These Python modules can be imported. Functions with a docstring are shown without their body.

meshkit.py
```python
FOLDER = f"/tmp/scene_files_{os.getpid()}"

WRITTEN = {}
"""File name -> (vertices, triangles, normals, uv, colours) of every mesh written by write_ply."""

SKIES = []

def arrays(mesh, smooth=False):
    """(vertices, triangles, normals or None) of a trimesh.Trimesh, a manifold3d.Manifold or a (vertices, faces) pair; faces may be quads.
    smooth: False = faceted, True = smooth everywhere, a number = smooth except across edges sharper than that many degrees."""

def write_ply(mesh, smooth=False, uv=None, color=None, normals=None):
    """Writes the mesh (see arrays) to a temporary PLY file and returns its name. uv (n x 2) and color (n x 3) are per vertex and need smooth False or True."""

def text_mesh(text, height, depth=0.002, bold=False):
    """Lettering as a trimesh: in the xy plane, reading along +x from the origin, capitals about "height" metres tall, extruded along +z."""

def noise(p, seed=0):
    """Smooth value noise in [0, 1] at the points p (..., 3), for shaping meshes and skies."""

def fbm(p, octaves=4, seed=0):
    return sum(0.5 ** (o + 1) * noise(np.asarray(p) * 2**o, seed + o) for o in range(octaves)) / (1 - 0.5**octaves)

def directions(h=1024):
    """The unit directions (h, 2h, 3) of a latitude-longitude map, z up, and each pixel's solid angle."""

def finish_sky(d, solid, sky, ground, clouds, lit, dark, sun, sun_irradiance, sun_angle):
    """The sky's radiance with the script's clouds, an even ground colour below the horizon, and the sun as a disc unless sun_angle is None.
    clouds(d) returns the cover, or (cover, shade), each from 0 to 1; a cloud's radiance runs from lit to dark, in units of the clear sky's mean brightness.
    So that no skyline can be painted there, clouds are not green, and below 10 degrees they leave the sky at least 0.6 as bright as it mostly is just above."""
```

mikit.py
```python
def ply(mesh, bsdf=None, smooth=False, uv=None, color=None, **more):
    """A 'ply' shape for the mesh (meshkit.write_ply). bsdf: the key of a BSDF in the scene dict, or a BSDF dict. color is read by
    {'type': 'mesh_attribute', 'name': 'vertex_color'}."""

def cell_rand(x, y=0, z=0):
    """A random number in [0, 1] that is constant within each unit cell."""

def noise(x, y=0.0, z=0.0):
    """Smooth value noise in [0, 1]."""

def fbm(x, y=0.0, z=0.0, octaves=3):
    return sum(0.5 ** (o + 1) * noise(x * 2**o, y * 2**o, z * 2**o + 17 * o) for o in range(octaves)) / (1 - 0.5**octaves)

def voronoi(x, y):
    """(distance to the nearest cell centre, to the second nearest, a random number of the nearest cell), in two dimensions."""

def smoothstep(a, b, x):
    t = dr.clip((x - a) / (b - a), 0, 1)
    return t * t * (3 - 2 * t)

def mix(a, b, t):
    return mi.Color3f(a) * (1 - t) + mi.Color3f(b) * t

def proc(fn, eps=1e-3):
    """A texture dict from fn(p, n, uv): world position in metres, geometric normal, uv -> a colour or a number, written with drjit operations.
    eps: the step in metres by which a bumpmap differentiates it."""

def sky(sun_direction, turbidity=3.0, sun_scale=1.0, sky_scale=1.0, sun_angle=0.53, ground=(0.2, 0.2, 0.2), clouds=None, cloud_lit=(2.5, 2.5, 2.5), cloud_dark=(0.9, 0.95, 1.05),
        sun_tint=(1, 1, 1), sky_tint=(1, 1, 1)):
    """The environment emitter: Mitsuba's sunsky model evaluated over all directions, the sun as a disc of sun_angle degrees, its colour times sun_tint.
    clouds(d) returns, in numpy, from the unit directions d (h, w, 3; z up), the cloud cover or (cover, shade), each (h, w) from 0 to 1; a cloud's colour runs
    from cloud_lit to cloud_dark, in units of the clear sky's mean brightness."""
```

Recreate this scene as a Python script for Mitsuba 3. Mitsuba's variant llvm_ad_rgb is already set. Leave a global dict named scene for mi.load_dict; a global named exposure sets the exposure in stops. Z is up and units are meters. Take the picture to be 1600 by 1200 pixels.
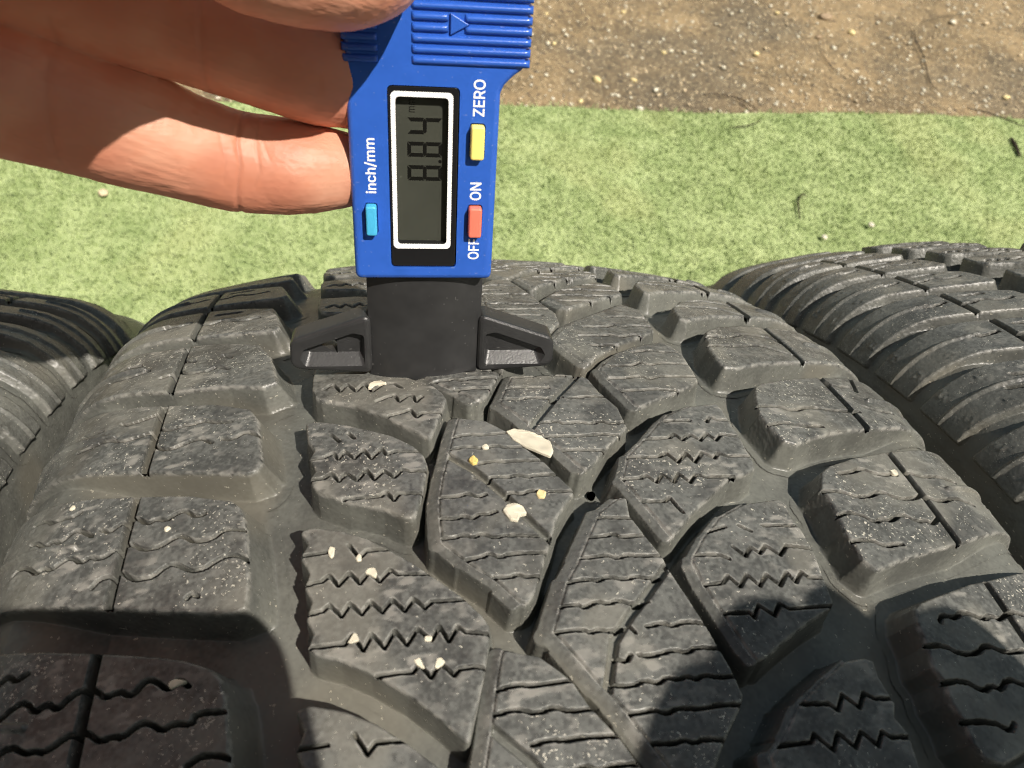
import math, random
import numpy as np
import shapely
from shapely.geometry import Polygon, LineString, MultiLineString, Point
import trimesh, manifold3d as m3
import drjit as dr
import mitsuba as mi
import mikit, meshkit
from mikit import noise, fbm, voronoi, cell_rand, smoothstep, mix

T4 = mi.ScalarTransform4f
rng = np.random.default_rng(11)
random.seed(11)

# ------------------------------------------------------------------ camera, sky, exposure
R = 0.33                                     # tyre radius, m; the middle tyre's axis is the x axis
GROUND = -0.33
CAM = np.array([-0.0392, -0.01163, 0.45163])
PITCH, YAW, ROLL, F_PX = math.radians(50), 0.31208, 0.18968, 1161.38
_f = np.array([math.sin(YAW) * math.cos(PITCH), math.cos(YAW) * math.cos(PITCH), -math.sin(PITCH)])
_r = np.array([math.cos(YAW), -math.sin(YAW), 0.0])
_u = np.cross(_r, _f)
CAM_UP = -math.sin(ROLL) * _r + math.cos(ROLL) * _u
CAM_RIGHT = math.cos(ROLL) * _r + math.sin(ROLL) * _u
scene = {'type': 'scene'}
labels = {}
scene['camera'] = {'type': 'thinlens', 'fov': math.degrees(2 * math.atan(800 / F_PX)), 'fov_axis': 'x', 'near_clip': 0.01, 'far_clip': 300.0,
                   'aperture_radius': 0.00045, 'focus_distance': 0.185,
                   'to_world': T4().look_at(origin=CAM.tolist(), target=(CAM + _f).tolist(), up=CAM_UP.tolist())}
SUN = np.array([0.32, -0.445, 0.84]); SUN /= np.linalg.norm(SUN)
scene['sky'] = mikit.sky(SUN.tolist(), turbidity=3, sky_scale=0.74, sky_tint=(1.52, 1.14, 0.70), sun_tint=(0.98, 1.09, 1.28), ground=(0.12, 0.11, 0.09))
exposure = 2.1

# ------------------------------------------------------------------ materials
def principled(color, rough=0.5, spec=0.5, **k):
    return {'type': 'principled', 'base_color': color, 'roughness': rough, 'specular': spec, **k}
def rgb(*c):
    return {'type': 'rgb', 'value': list(c)}
def bumped(b, fn, scale=1.0, eps=2e-4):
    return {'type': 'bumpmap', 'arbitrary': mikit.proc(fn, eps=eps), 'scale': scale, 'bsdf': b}

def rubber_color(p, n, uv):
    top = smoothstep(-1.4, -0.2, uv.x)                    # uv.x: depth below the worn surface, mm; uv.y: rims of blocks and sipes, scuffed and with lit edges painted pale
    big = fbm(p.x * 38, p.y * 38, p.z * 38, 3)
    mid = fbm(p.x * 160 + 9, p.y * 160, p.z * 160, 3)
    fine = fbm(p.x * 1500, p.y * 1500, p.z * 1500, 2)
    base = mix((0.052, 0.0525, 0.049), (0.128, 0.130, 0.120), smoothstep(0.3, 0.7, 0.28 * big + 0.26 * mid + 0.46 * fine))
    patch = smoothstep(0.46, 0.68, fbm(p.x * 62 + 13, p.y * 62, p.z * 62 + 2, 3))
    scuff = fbm(p.x * 330 + 3, p.y * 620, p.z * 620, 3)
    base = mix(base, (0.26, 0.25, 0.225), smoothstep(0.52, 0.74, scuff) * (0.25 + 0.55 * patch))
    wet = smoothstep(0.60, 0.70, fbm(p.x * 120 + 60, p.y * 120, p.z * 120, 2))
    base = mix(base, (0.026, 0.025, 0.024), wet * 0.45)
    cl = smoothstep(0.42, 0.68, fbm(p.x * 75 + 31, p.y * 75, p.z * 75, 3))
    sp = 0.65 * noise(p.x * 3600 + 5, p.y * 3600, p.z * 3600) + 0.35 * noise(p.x * 1700, p.y * 1700 + 9, p.z * 1700)
    speck = smoothstep(0.80 - 0.13 * cl, 0.89 - 0.12 * cl, sp)
    dusty = mix(base, (0.56, 0.53, 0.45), speck * 0.75)
    tan = smoothstep(0.54, 0.72, fbm(p.x * 70 + 77, p.y * 70, p.z * 70 + 4, 3))
    dusty = mix(dusty, (0.20, 0.192, 0.162), tan * 0.45)
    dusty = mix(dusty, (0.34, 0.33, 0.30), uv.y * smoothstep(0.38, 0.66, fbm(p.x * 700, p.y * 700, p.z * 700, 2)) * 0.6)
    wall = mix((0.068, 0.069, 0.062), (0.142, 0.144, 0.126), smoothstep(0.3, 0.72, 0.45 * big + 0.35 * mid + 0.2 * fine))
    wall = mix(wall, (0.15, 0.138, 0.108), smoothstep(0.52, 0.72, fbm(p.x * 45 + 5, p.y * 45, p.z * 45, 2)) * 0.5)
    sp2 = smoothstep(0.88, 0.94, noise(p.x * 1700 + 50, p.y * 1700, p.z * 1700))
    wall = mix(wall, (0.40, 0.37, 0.30), sp2 * 0.6)
    return mix(wall, dusty, top)
def rubber_bump(p, n, uv):
    return fbm(p.x * 1300, p.y * 1300, p.z * 1300, 2) * 0.00010 + noise(p.x * 330, p.y * 330, p.z * 330) * 0.0001
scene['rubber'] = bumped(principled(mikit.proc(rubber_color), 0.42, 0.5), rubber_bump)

def turf_color(p, n, uv):
    a = fbm(p.x * 22, p.y * 22, 3, 3)
    b = fbm(p.x * 160 + 7, p.y * 130, 5, 3)
    c = mix((0.235, 0.30, 0.12), (0.37, 0.435, 0.205), smoothstep(0.25, 0.75, 0.5 * a + 0.5 * b))
    d = smoothstep(0.5, 0.75, fbm(p.x * 7 + 40, p.y * 7, 2, 3))
    return mix(c, (0.41, 0.41, 0.19), d * 0.25)
scene['turf'] = {'type': 'twosided', 'bsdf': principled(mikit.proc(turf_color), 0.75, 0.2)}
def asphalt_color(p, n, uv):
    a = fbm(p.x * 8, p.y * 8, 1, 4)
    b = fbm(p.x * 90, p.y * 90, 2, 3)
    c = mix((0.135, 0.10, 0.058), (0.27, 0.195, 0.108), smoothstep(0.3, 0.7, 0.55 * a + 0.45 * b))
    c = mix(c, (0.10, 0.085, 0.062), smoothstep(0.45, 0.7, fbm(p.x * 4 + 11, p.y * 4, 7, 3)) * 0.6)
    s = smoothstep(0.72, 0.85, noise(p.x * 260, p.y * 260, 9))
    c = mix(c, (0.5, 0.41, 0.26), s * 0.6)
    k = smoothstep(0.74, 0.86, noise(p.x * 180 + 40, p.y * 180, 19))
    return mix(c, (0.05, 0.042, 0.035), k * 0.7)
scene['asphalt'] = bumped(principled(mikit.proc(asphalt_color), 0.85, 0.25), lambda p, n, uv: fbm(p.x * 150, p.y * 150, 4, 3) * 0.003, eps=1e-3)
for i, c in enumerate([(0.76, 0.62, 0.32), (0.62, 0.50, 0.33), (0.66, 0.61, 0.48), (0.34, 0.25, 0.16), (0.72, 0.54, 0.18)]):
    scene['stone_%d' % i] = principled(mikit.proc(lambda p, n, uv, c=c: mix([q * 0.7 for q in c], [q * 1.15 for q in c], fbm(p.x * 500, p.y * 500, p.z * 500, 2))), 0.7, 0.3)
scene['twig_bark'] = principled(rgb(0.035, 0.026, 0.018), 0.8, 0.2)

def skin_color(p, n, uv):
    a = fbm(p.x * 70, p.y * 70, p.z * 70, 3)
    b = fbm(p.x * 420, p.y * 420, p.z * 420, 2)
    c = mix((0.57, 0.225, 0.140), (0.67, 0.33, 0.215), smoothstep(0.3, 0.7, a))
    c = mix(c, (0.60, 0.23, 0.13), smoothstep(0.5, 0.75, b) * 0.3)
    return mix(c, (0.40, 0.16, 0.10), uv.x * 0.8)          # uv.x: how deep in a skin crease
def skin_bump(p, n, uv):
    w = fbm(p.x * 260, p.y * 260, p.z * 260, 2) * 5
    return dr.sin(p.z * 8000 + p.x * 2500 + w * 4) * 0.000007 * smoothstep(0.3, 0.7, fbm(p.x * 150, p.y * 150, p.z * 150, 2)) + fbm(p.x * 1500, p.y * 1500, p.z * 1500, 2) * 0.00005
scene['skin'] = bumped(principled(mikit.proc(skin_color), 0.5, 0.4, flatness=0.6), skin_bump, eps=8e-5)

def blue_color(p, n, uv):
    a = fbm(p.x * 300, p.y * 300, p.z * 300, 3)
    s = smoothstep(0.86, 0.93, noise(p.x * 1700, p.y * 1700, p.z * 1700))
    return mix(mix((0.022, 0.092, 0.42), (0.030, 0.112, 0.50), a), (0.30, 0.36, 0.5), s * 0.25)
scene['blue_plastic'] = bumped(principled(mikit.proc(blue_color), 0.27, 0.5), lambda p, n, uv: noise(p.x * 2600, p.y * 2600, p.z * 2600) * 0.000015, eps=1e-4)
def black_color(p, n, uv):
    a = fbm(p.x * 260, p.y * 260, p.z * 260, 3)
    s = smoothstep(0.85, 0.93, noise(p.x * 1500 + 8, p.y * 1500, p.z * 1500))
    return mix(mix((0.018, 0.018, 0.0185), (0.031, 0.031, 0.0315), a), (0.16, 0.155, 0.15), s * smoothstep(0.5, 0.7, fbm(p.x * 130, p.y * 130, p.z * 130, 2)) * 0.5)
scene['black_plastic'] = bumped(principled(mikit.proc(black_color), 0.38, 0.5), lambda p, n, uv: noise(p.x * 3200, p.y * 3200, p.z * 3200) * 0.00003, eps=1e-4)
scene['glossy_black'] = principled(rgb(0.012, 0.012, 0.013), 0.12, 0.5)
scene['white_print'] = principled(rgb(0.82, 0.82, 0.80), 0.4, 0.4)
scene['lcd_glass'] = principled(mikit.proc(lambda p, n, uv: mix((0.050, 0.053, 0.043), (0.066, 0.069, 0.055), fbm(p.x * 90, p.y * 90, p.z * 90, 2))), 0.3, 0.3)
scene['lcd_ink'] = principled(rgb(0.007, 0.007, 0.006), 0.3, 0.3)
scene['yellow_plastic'] = principled(rgb(0.84, 0.72, 0.20), 0.4, 0.5)
scene['red_plastic'] = principled(rgb(0.78, 0.18, 0.12), 0.4, 0.5)
scene['cyan_plastic'] = principled(rgb(0.06, 0.40, 0.66), 0.4, 0.5)
scene['steel'] = {'type': 'roughconductor', 'material': 'Cr', 'alpha': 0.2}
scene['jacket_cloth'] = principled(rgb(0.035, 0.033, 0.032), 0.85, 0.2)
scene['phone_case'] = principled(rgb(0.03, 0.03, 0.035), 0.4, 0.5)

# ------------------------------------------------------------------ naming helpers
def free(key):
    if not any(k == key or k.startswith(key + '__') for k in list(scene) + list(labels)):
        return key
    i = 1
    while any(k == '%s_%03d' % (key, i) or k.startswith('%s_%03d__' % (key, i)) for k in list(scene) + list(labels)):
        i += 1
    return '%s_%03d' % (key, i)
def thing(name, label, cat, group=None):
    key = free(name)
    labels[key] = {'label': label, 'category': cat, **({'group': group} if group else {})}
    return key
_count = {}
def part(parent, name, shape, label=None):
    base = parent + '__' + name
    n = _count.get(base, 0); _count[base] = n + 1
    key = base if n == 0 else '%s_%03d' % (base, n)
    scene[key] = shape
    if label: labels[key] = {'label': label}
    return key
def single(name, label, cat, shape, group=None):
    key = thing(name, label, cat, group); scene[key] = shape
    return key
def structure(name, shape):
    scene[name] = shape; labels[name] = {'label': name.replace('_', ' '), 'kind': 'structure'}

BLOCK = {  # tread blocks of the near tyre: outline and sipes, in mm across (u) and round (s) the tread
 'L1': ([(-131,-50.5),(-118,-49.8),(-109.2,-48.8),(-103.8,-47.1),(-94.2,-44.6),(-86.6,-42.6),(-74.7,-39.2),(-70.7,-37.8),(-66.1,-35.4),(-64.3,-33.2),(-63.4,-30.4),(-62.7,-27.1),(-62.2,-23.3),(-61.5,-17),(-61,-12),(-63.5,-9.5),(-70,-11),(-85,-15.5),(-99,-19.5),(-118,-24.5),(-131,-26.5)],
  [[(-85.3,-35.7),(-84.3,-35.5),(-82.6,-33.7),(-80.5,-34.5),(-78.6,-33.3),(-77.7,-33.7),(-76.5,-35.3),(-75,-35.2),(-73,-33.3),(-72,-33.3),(-71,-34.5),(-69.3,-33)],[(-86,-28.9),(-84.2,-28.6),(-82.1,-26.7),(-80.1,-27.2),(-78.6,-26.6),(-76.3,-28.4),(-74.6,-28.1),(-72.6,-26.5),(-70.9,-27.3),(-68,-26.6),(-67.6,-28.3),(-63.4,-27.7)],[(-68.2,-20.4),(-66.4,-21.5),(-64.2,-21.4),(-61.2,-20.2)],[(-102.8,-40.4),(-101.6,-40.8),(-100.1,-41.7),(-98.8,-40.2),(-96.8,-41.2)],[(-100.7,-34),(-99.4,-34),(-97.2,-35.7),(-95.6,-36),(-93.8,-33.7),(-91.8,-35),(-90.1,-33.3),(-88,-35.5),(-86.3,-36)],[(-98.7,-27.9),(-97.7,-28.3),(-96,-29),(-93.6,-27.3),(-92.2,-27.5),(-90.4,-26.8),(-87.4,-28.7),(-86.3,-28.6)]]),
 'L2': ([(-131,-86.5),(-118,-85.2),(-105.9,-82.8),(-100.6,-81.5),(-94.1,-80),(-85.7,-77.9),(-74.1,-74.8),(-65.9,-71.2),(-64.2,-69.3),(-63.1,-66),(-62.2,-61.1),(-61.3,-53.4),(-60.9,-49.5),(-61,-45.4),(-63.5,-44.7),(-70.4,-46.4),(-78.9,-48.8),(-85.4,-50.8),(-92.2,-52.7),(-99.1,-54.6),(-104.5,-56),(-118,-59.2),(-131,-61)],
  [[(-85.1,-71.5),(-83.7,-71.1),(-81.9,-69.2),(-80.1,-70.1),(-78.3,-69.2),(-77.1,-70.1),(-75,-71.1),(-73.2,-69.2),(-71.9,-68.6),(-71,-69)],[(-85,-64.6),(-83.6,-64.6),(-81.3,-62.6),(-78.4,-62.6),(-75.6,-64.4),(-74.2,-64.2),(-71.9,-62.1),(-68.5,-62),(-66.9,-63.9),(-64.5,-63.6),(-62.7,-63)],[(-85.3,-58.3),(-84.2,-58.1),(-82.3,-56.2),(-80.9,-55.7),(-78.4,-55.8),(-76.5,-57.7),(-74.6,-57.8),(-71.9,-55.5),(-69.3,-55.3),(-67.8,-56.4),(-66,-57.4),(-64.1,-57.4),(-62.2,-56.3),(-60.7,-54.8)],[(-71.7,-49.6),(-71,-50.5),(-69.8,-49.7)],[(-107.6,-78.4),(-104.3,-78.1),(-102.4,-76.1),(-99.4,-76.5),(-98.2,-75.8),(-96.5,-76.7)],[(-106.1,-72.3),(-104.1,-71.8),(-102.5,-69.7),(-100.2,-70.6),(-98.6,-69.3),(-96.8,-71.4),(-95.2,-71.5),(-92.5,-69.2)],[(-91,-70.4),(-89.1,-69.1),(-87.3,-70.7),(-86,-71)],[(-108.6,-65.9),(-107.4,-67),(-104.1,-65.5),(-101.9,-63),(-100.3,-64.1),(-98.7,-62.7),(-96.8,-64.3),(-95.1,-64.7),(-93,-62.6),(-91.3,-63.8),(-89.9,-62.7),(-88.4,-63),(-86.9,-64.3),(-86,-63.9)],[(-89.5,-56.1),(-88.4,-57.8),(-86.5,-57.9)]]),
 'L3': ([(-131,-119),(-118,-117.5),(-107,-115.5),(-98.2,-113),(-91.7,-111.9),(-84.2,-109.4),(-73.2,-105.9),(-64.8,-101),(-62.7,-96.4),(-61.6,-87.5),(-60.8,-81.3),(-61.7,-78.8),(-63.4,-78.4),(-73.4,-81.3),(-85.4,-85),(-95.3,-88.1),(-103.7,-90.7),(-118,-94.2),(-131,-96)],
  [[(-84.8,-99.7),(-82.3,-98.5),(-80.3,-99.3),(-77.6,-99.1),(-74.6,-99.7),(-72.6,-98.2),(-68.8,-97.4)],[(-84.7,-93.4),(-81.9,-91.1),(-79,-91.6),(-76.7,-92.9),(-74.5,-92.9),(-72.3,-90.8)],[(-70.1,-91.6),(-67.8,-90.5),(-65,-92.6),(-62.2,-90.4)],[(-103.8,-105.6),(-102.5,-105.1),(-99,-104.8)],[(-94.5,-105.5),(-92.9,-104.4),(-89,-105.3),(-85.6,-106.4)],[(-103.3,-99.1),(-99.8,-99.1),(-96.4,-100),(-92.7,-97.8),(-89.4,-98.4),(-85.6,-99.2)]]),
 'L4': ([(-131,-150.5),(-118,-149.5),(-105,-147.5),(-90.5,-142.9),(-85,-142.1),(-76.6,-139.9),(-65.5,-133.9),(-62.2,-125.9),(-61,-121.2),(-59.4,-111.3),(-62.9,-109.8),(-70.8,-113.1),(-84.8,-116.1),(-96,-120.3),(-104.6,-122.5),(-118,-126),(-131,-127.5)],
  [[(-85.4,-132.5),(-82.1,-130.6)],[(-74.4,-131),(-72.7,-129)],[(-77.9,-123.3),(-75.2,-124.9),(-72.4,-122.6)],[(-85.4,-126.7),(-82.4,-123.6),(-79,-123.7)],[(-104.5,-132.2),(-99.3,-129.7),(-93.8,-130.8)],[(-100.1,-137.3),(-97,-135.8)],[(-89.5,-124.8),(-86.2,-125.4)]]),
 'L5': ([(-131,-181.5),(-118,-180.5),(-100,-177.5),(-86,-173.5),(-74.8,-169),(-64,-162.5),(-62.4,-155),(-61,-144.2),(-62.5,-142.3),(-71.7,-144.4),(-85.1,-148.8),(-100,-153.5),(-118,-157),(-131,-158.5)],
  [[(-85.1,-159.1),(-81.5,-157.6),(-78.4,-160.3),(-73.2,-155.2),(-68.1,-155.9)],[(-81,-166.1),(-74.3,-164.6)],[(-95.7,-163.2),(-92.7,-162.6),(-88.8,-163.6)],[(-82.3,-191.3),(-73.7,-184.4),(-70.5,-184.7)]]),
 'M1': ([(-52.3,-60.3),(-50.1,-60.9),(-44.6,-59),(-39.9,-56.3),(-35.4,-52.6),(-31.7,-49.2),(-28.5,-45.9),(-24.1,-41.3),(-21,-37.1),(-20,-35),(-20.4,-32.3),(-21.9,-27.4),(-23.8,-22.2),(-26,-16.7),(-26.3,-16.6),(-30.4,-21.2),(-34.4,-25.1),(-38.6,-28.4),(-40.2,-29.7),(-45,-32.7),(-49.4,-34.6),(-50.5,-35.9),(-49.6,-38.4),(-50.8,-41.3),(-50,-44.5),(-51.2,-47.7),(-50.4,-50.5),(-52.1,-54.3),(-50.8,-57)],
  [[(-51.6,-48),(-48.1,-48.2),(-46.8,-49.3),(-45.3,-46.8),(-43.2,-49.1),(-41.5,-46.6),(-39.8,-48.7),(-38,-46.4),(-36,-48.5),(-34.9,-47.4),(-29,-46.5)],[(-51.5,-42),(-48.1,-42.2),(-46.8,-43.2),(-44.8,-40.7),(-43.3,-42.9),(-41.4,-40.5),(-39.7,-42.6),(-37.9,-40.3),(-36,-42.4),(-34.1,-39.9),(-32.3,-42),(-30.6,-39.9),(-29.2,-40.9),(-23.5,-40.4)],[(-50.8,-35.9),(-44.4,-35.5),(-43.1,-36.9),(-41.4,-33.9),(-39.8,-36.5),(-37.9,-33.7),(-36,-36.5),(-34.2,-33.7),(-32.2,-36.3),(-30.1,-33.8),(-28.5,-36.1),(-27.2,-33.2),(-25.4,-35.6),(-24.3,-34.4),(-19.7,-33.3)],[(-40.3,-29.2),(-33.6,-28.9),(-32.4,-30.1),(-30.8,-27.5),(-29,-29.7),(-27.1,-27.3),(-26,-28.2),(-23.4,-28.2),(-21.3,-27.5)],[(-52.3,-54.4),(-47.3,-54.3)],[(-43.2,-55.2),(-41.4,-52),(-40,-53.4),(-34.5,-52.9)]]),
 'M2': ([(-52.1,-92),(-49.7,-92.2),(-43.2,-89.5),(-38.5,-86.7),(-33.5,-83.7),(-29.1,-79.5),(-27.3,-76.2),(-26.9,-73.6),(-27.9,-68.1),(-29.3,-63.5),(-30.4,-60.1),(-31.2,-59.3),(-32.7,-59.7),(-36.3,-62.6),(-40.1,-64.6),(-43.1,-65.7),(-45.9,-67.4),(-49,-69.6),(-50.3,-71.8),(-50.7,-74.1),(-49.6,-75.9),(-51,-79.7),(-50,-82.3),(-51.5,-85.6)],
  [[(-51.1,-79.6),(-47.9,-79.5),(-46,-80.4),(-45,-78.3),(-43.7,-80.5),(-41.7,-77.9),(-39.8,-80.3),(-38.2,-77.2),(-36,-79.9),(-35.1,-77.8),(-33,-78.4),(-26.7,-77.3)],[(-51,-73.1),(-47.8,-73.3),(-46.4,-74.4),(-44.9,-71.8),(-43.4,-73.8),(-41.3,-71.3),(-39.4,-74.1),(-37.9,-71),(-35.8,-73.1),(-33.9,-70.8),(-32.1,-72.8),(-30.5,-71.9),(-27.1,-71.7)],[(-43.9,-66.7),(-36.9,-66.1),(-35.7,-67),(-34.3,-64.6),(-33.2,-66.2),(-28.7,-65.6)],[(-46.5,-86.7),(-44.8,-84)],[(-42.8,-86.3),(-41.6,-84.3)]]),
 'M3': ([(-50.5,-115.5),(-39.9,-113.2),(-32.3,-108.9),(-26.2,-103.6),(-24.5,-102.4),(-22.6,-100.4),(-21.1,-97.7),(-20.3,-95.5),(-20.5,-94),(-22,-89.8),(-24.1,-84.7),(-25.3,-81.4),(-27,-82.5),(-30.9,-86.5),(-34.5,-90.4),(-37.6,-93),(-40.8,-95.9),(-43.9,-97.6),(-48.7,-99.8),(-50.1,-101.5),(-51,-105.3),(-51,-110.6)],
  [[(-48.2,-104.5),(-46.1,-106.2),(-44.4,-102.7),(-42.8,-105.4),(-40.8,-101.8),(-38.8,-104.9),(-37.1,-101),(-34.1,-103.8),(-31.8,-103.3),(-30.5,-101.3)],[(-36.3,-96.7),(-34,-97.8),(-32.1,-98.3),(-31.1,-95.7),(-29.4,-97.3),(-28,-97.5),(-27.3,-94.9),(-25.8,-96.7)],[(-33.9,-90.5),(-30.3,-91.3),(-28.9,-92.1),(-27.8,-89),(-26.4,-90.2),(-21,-89.8)]]),
 'C2': ([(-18.5,-87.4),(-12.6,-85.4),(-11,-83.8),(-8.1,-80.8),(-6.1,-76.2),(-2.6,-71),(-0.5,-66.7),(1.6,-62.5),(1.5,-61.3),(-0.3,-59.5),(-3.6,-55.3),(-5.8,-50.3),(-7.4,-47.4),(-10.8,-40.2),(-12.6,-38.2),(-14,-38.7),(-17.2,-43.2),(-22.6,-48.6),(-26.1,-53.1),(-25.9,-59.3),(-25.4,-63.8),(-24,-69.8),(-22.4,-74.8),(-20.5,-81.5)],
  [[(-21,-80.7),(-17.2,-81.3),(-14.7,-80.6),(-6.2,-80.7)],[(-22.1,-77),(-17.8,-77.5),(-14.9,-76.2),(-11.8,-77),(-9.8,-75.8),(-4.1,-75.8)],[(-16.5,-71.8),(-13.5,-72.2),(-11.4,-71.7),(-8.9,-71.8),(-2.5,-71.2)],[(-17.9,-68.2),(-15.5,-67.3),(-13.4,-67.8),(-11,-67.2),(-8.8,-67.8),(-6.9,-66.7),(-5.1,-67.2),(0.1,-66.8)],[(-25.9,-63.8),(-21.4,-63.5),(-19.7,-64.1),(-17.8,-62.8),(-16.2,-63.3)],[(-12.7,-62.5),(-10.9,-63.1),(-9,-62.3),(-7.2,-63.1),(-5.3,-62.6),(2.1,-62)],[(-26.4,-58.7),(-22.9,-57.9),(-21.2,-58.6),(-19.8,-57.4),(-18.1,-58.6),(-16.6,-58.1),(-14.9,-58.7)],[(-27,-53.9),(-23.8,-53.5),(-21.8,-54.1),(-20.4,-53.1),(-18.4,-53.8),(-16.3,-52.5),(-13.6,-52.8),(-8.4,-51.9),(-5,-51.4)],[(-23.2,-48.3),(-19.2,-48.5),(-17.7,-49.2),(-16,-47.9),(-14,-48.6),(-6.7,-47.9)],[(-17.7,-44),(-14.9,-43.6),(-13.3,-44.1),(-12,-43.2),(-8.8,-43.3)]]),
 'F3': ([(-3.4,-102.3),(8.7,-102.2),(13.4,-101.3),(15.3,-99.8),(16.5,-93.9),(19.1,-87.4),(19.1,-82.1),(19.1,-80.5),(16.4,-77.4),(12.6,-74.2),(9.8,-71.4),(7.3,-68.5),(5.8,-67.7),(4.7,-68.8),(1.8,-74.5),(-1.1,-79.4),(-2.8,-82.2),(-4.8,-86.1),(-8.3,-91.8)],
  [[(-8.5,-93),(-3.4,-92.4),(-0.4,-92.9),(2.7,-92),(6.7,-92.4)],[(8.5,-91.8),(14.1,-92.2),(17.4,-91.7),(21,-92)],[(-1.2,-83.2),(3.1,-83.5),(4.6,-82.3),(8.1,-82.9),(11,-81.7),(13.3,-82.9),(15.3,-81.5),(19.9,-82.4)],[(-1.3,-78.7),(6.3,-78),(11.9,-78.3),(16.9,-77.6)],[(0.8,-74),(12.2,-73)],[(-4,-101.8),(0.4,-101.3),(3.7,-102.4),(9.5,-101.1)],[(-6.3,-97.1),(-1,-97.1),(4.2,-96.2)]]),
 'D2': ([(9.7,-59),(12.2,-59.6),(11.4,-54.6),(13.1,-49.4),(14.8,-44.9),(15.4,-40.9),(18,-30.9),(19.9,-21.6),(20.2,-17.5),(19,-15.8),(14.3,-11.1),(9.7,-5.6),(5.9,-5.2),(3.4,-9.9),(2.1,-12.4),(-0.4,-17.6),(-2.2,-20.6),(-3.6,-22.6),(-8.4,-31.1),(-9.3,-32.3),(-7.8,-35.3),(-4.6,-41.5),(-1.9,-44.9),(0.7,-48.9),(5.5,-56.1)],
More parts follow.
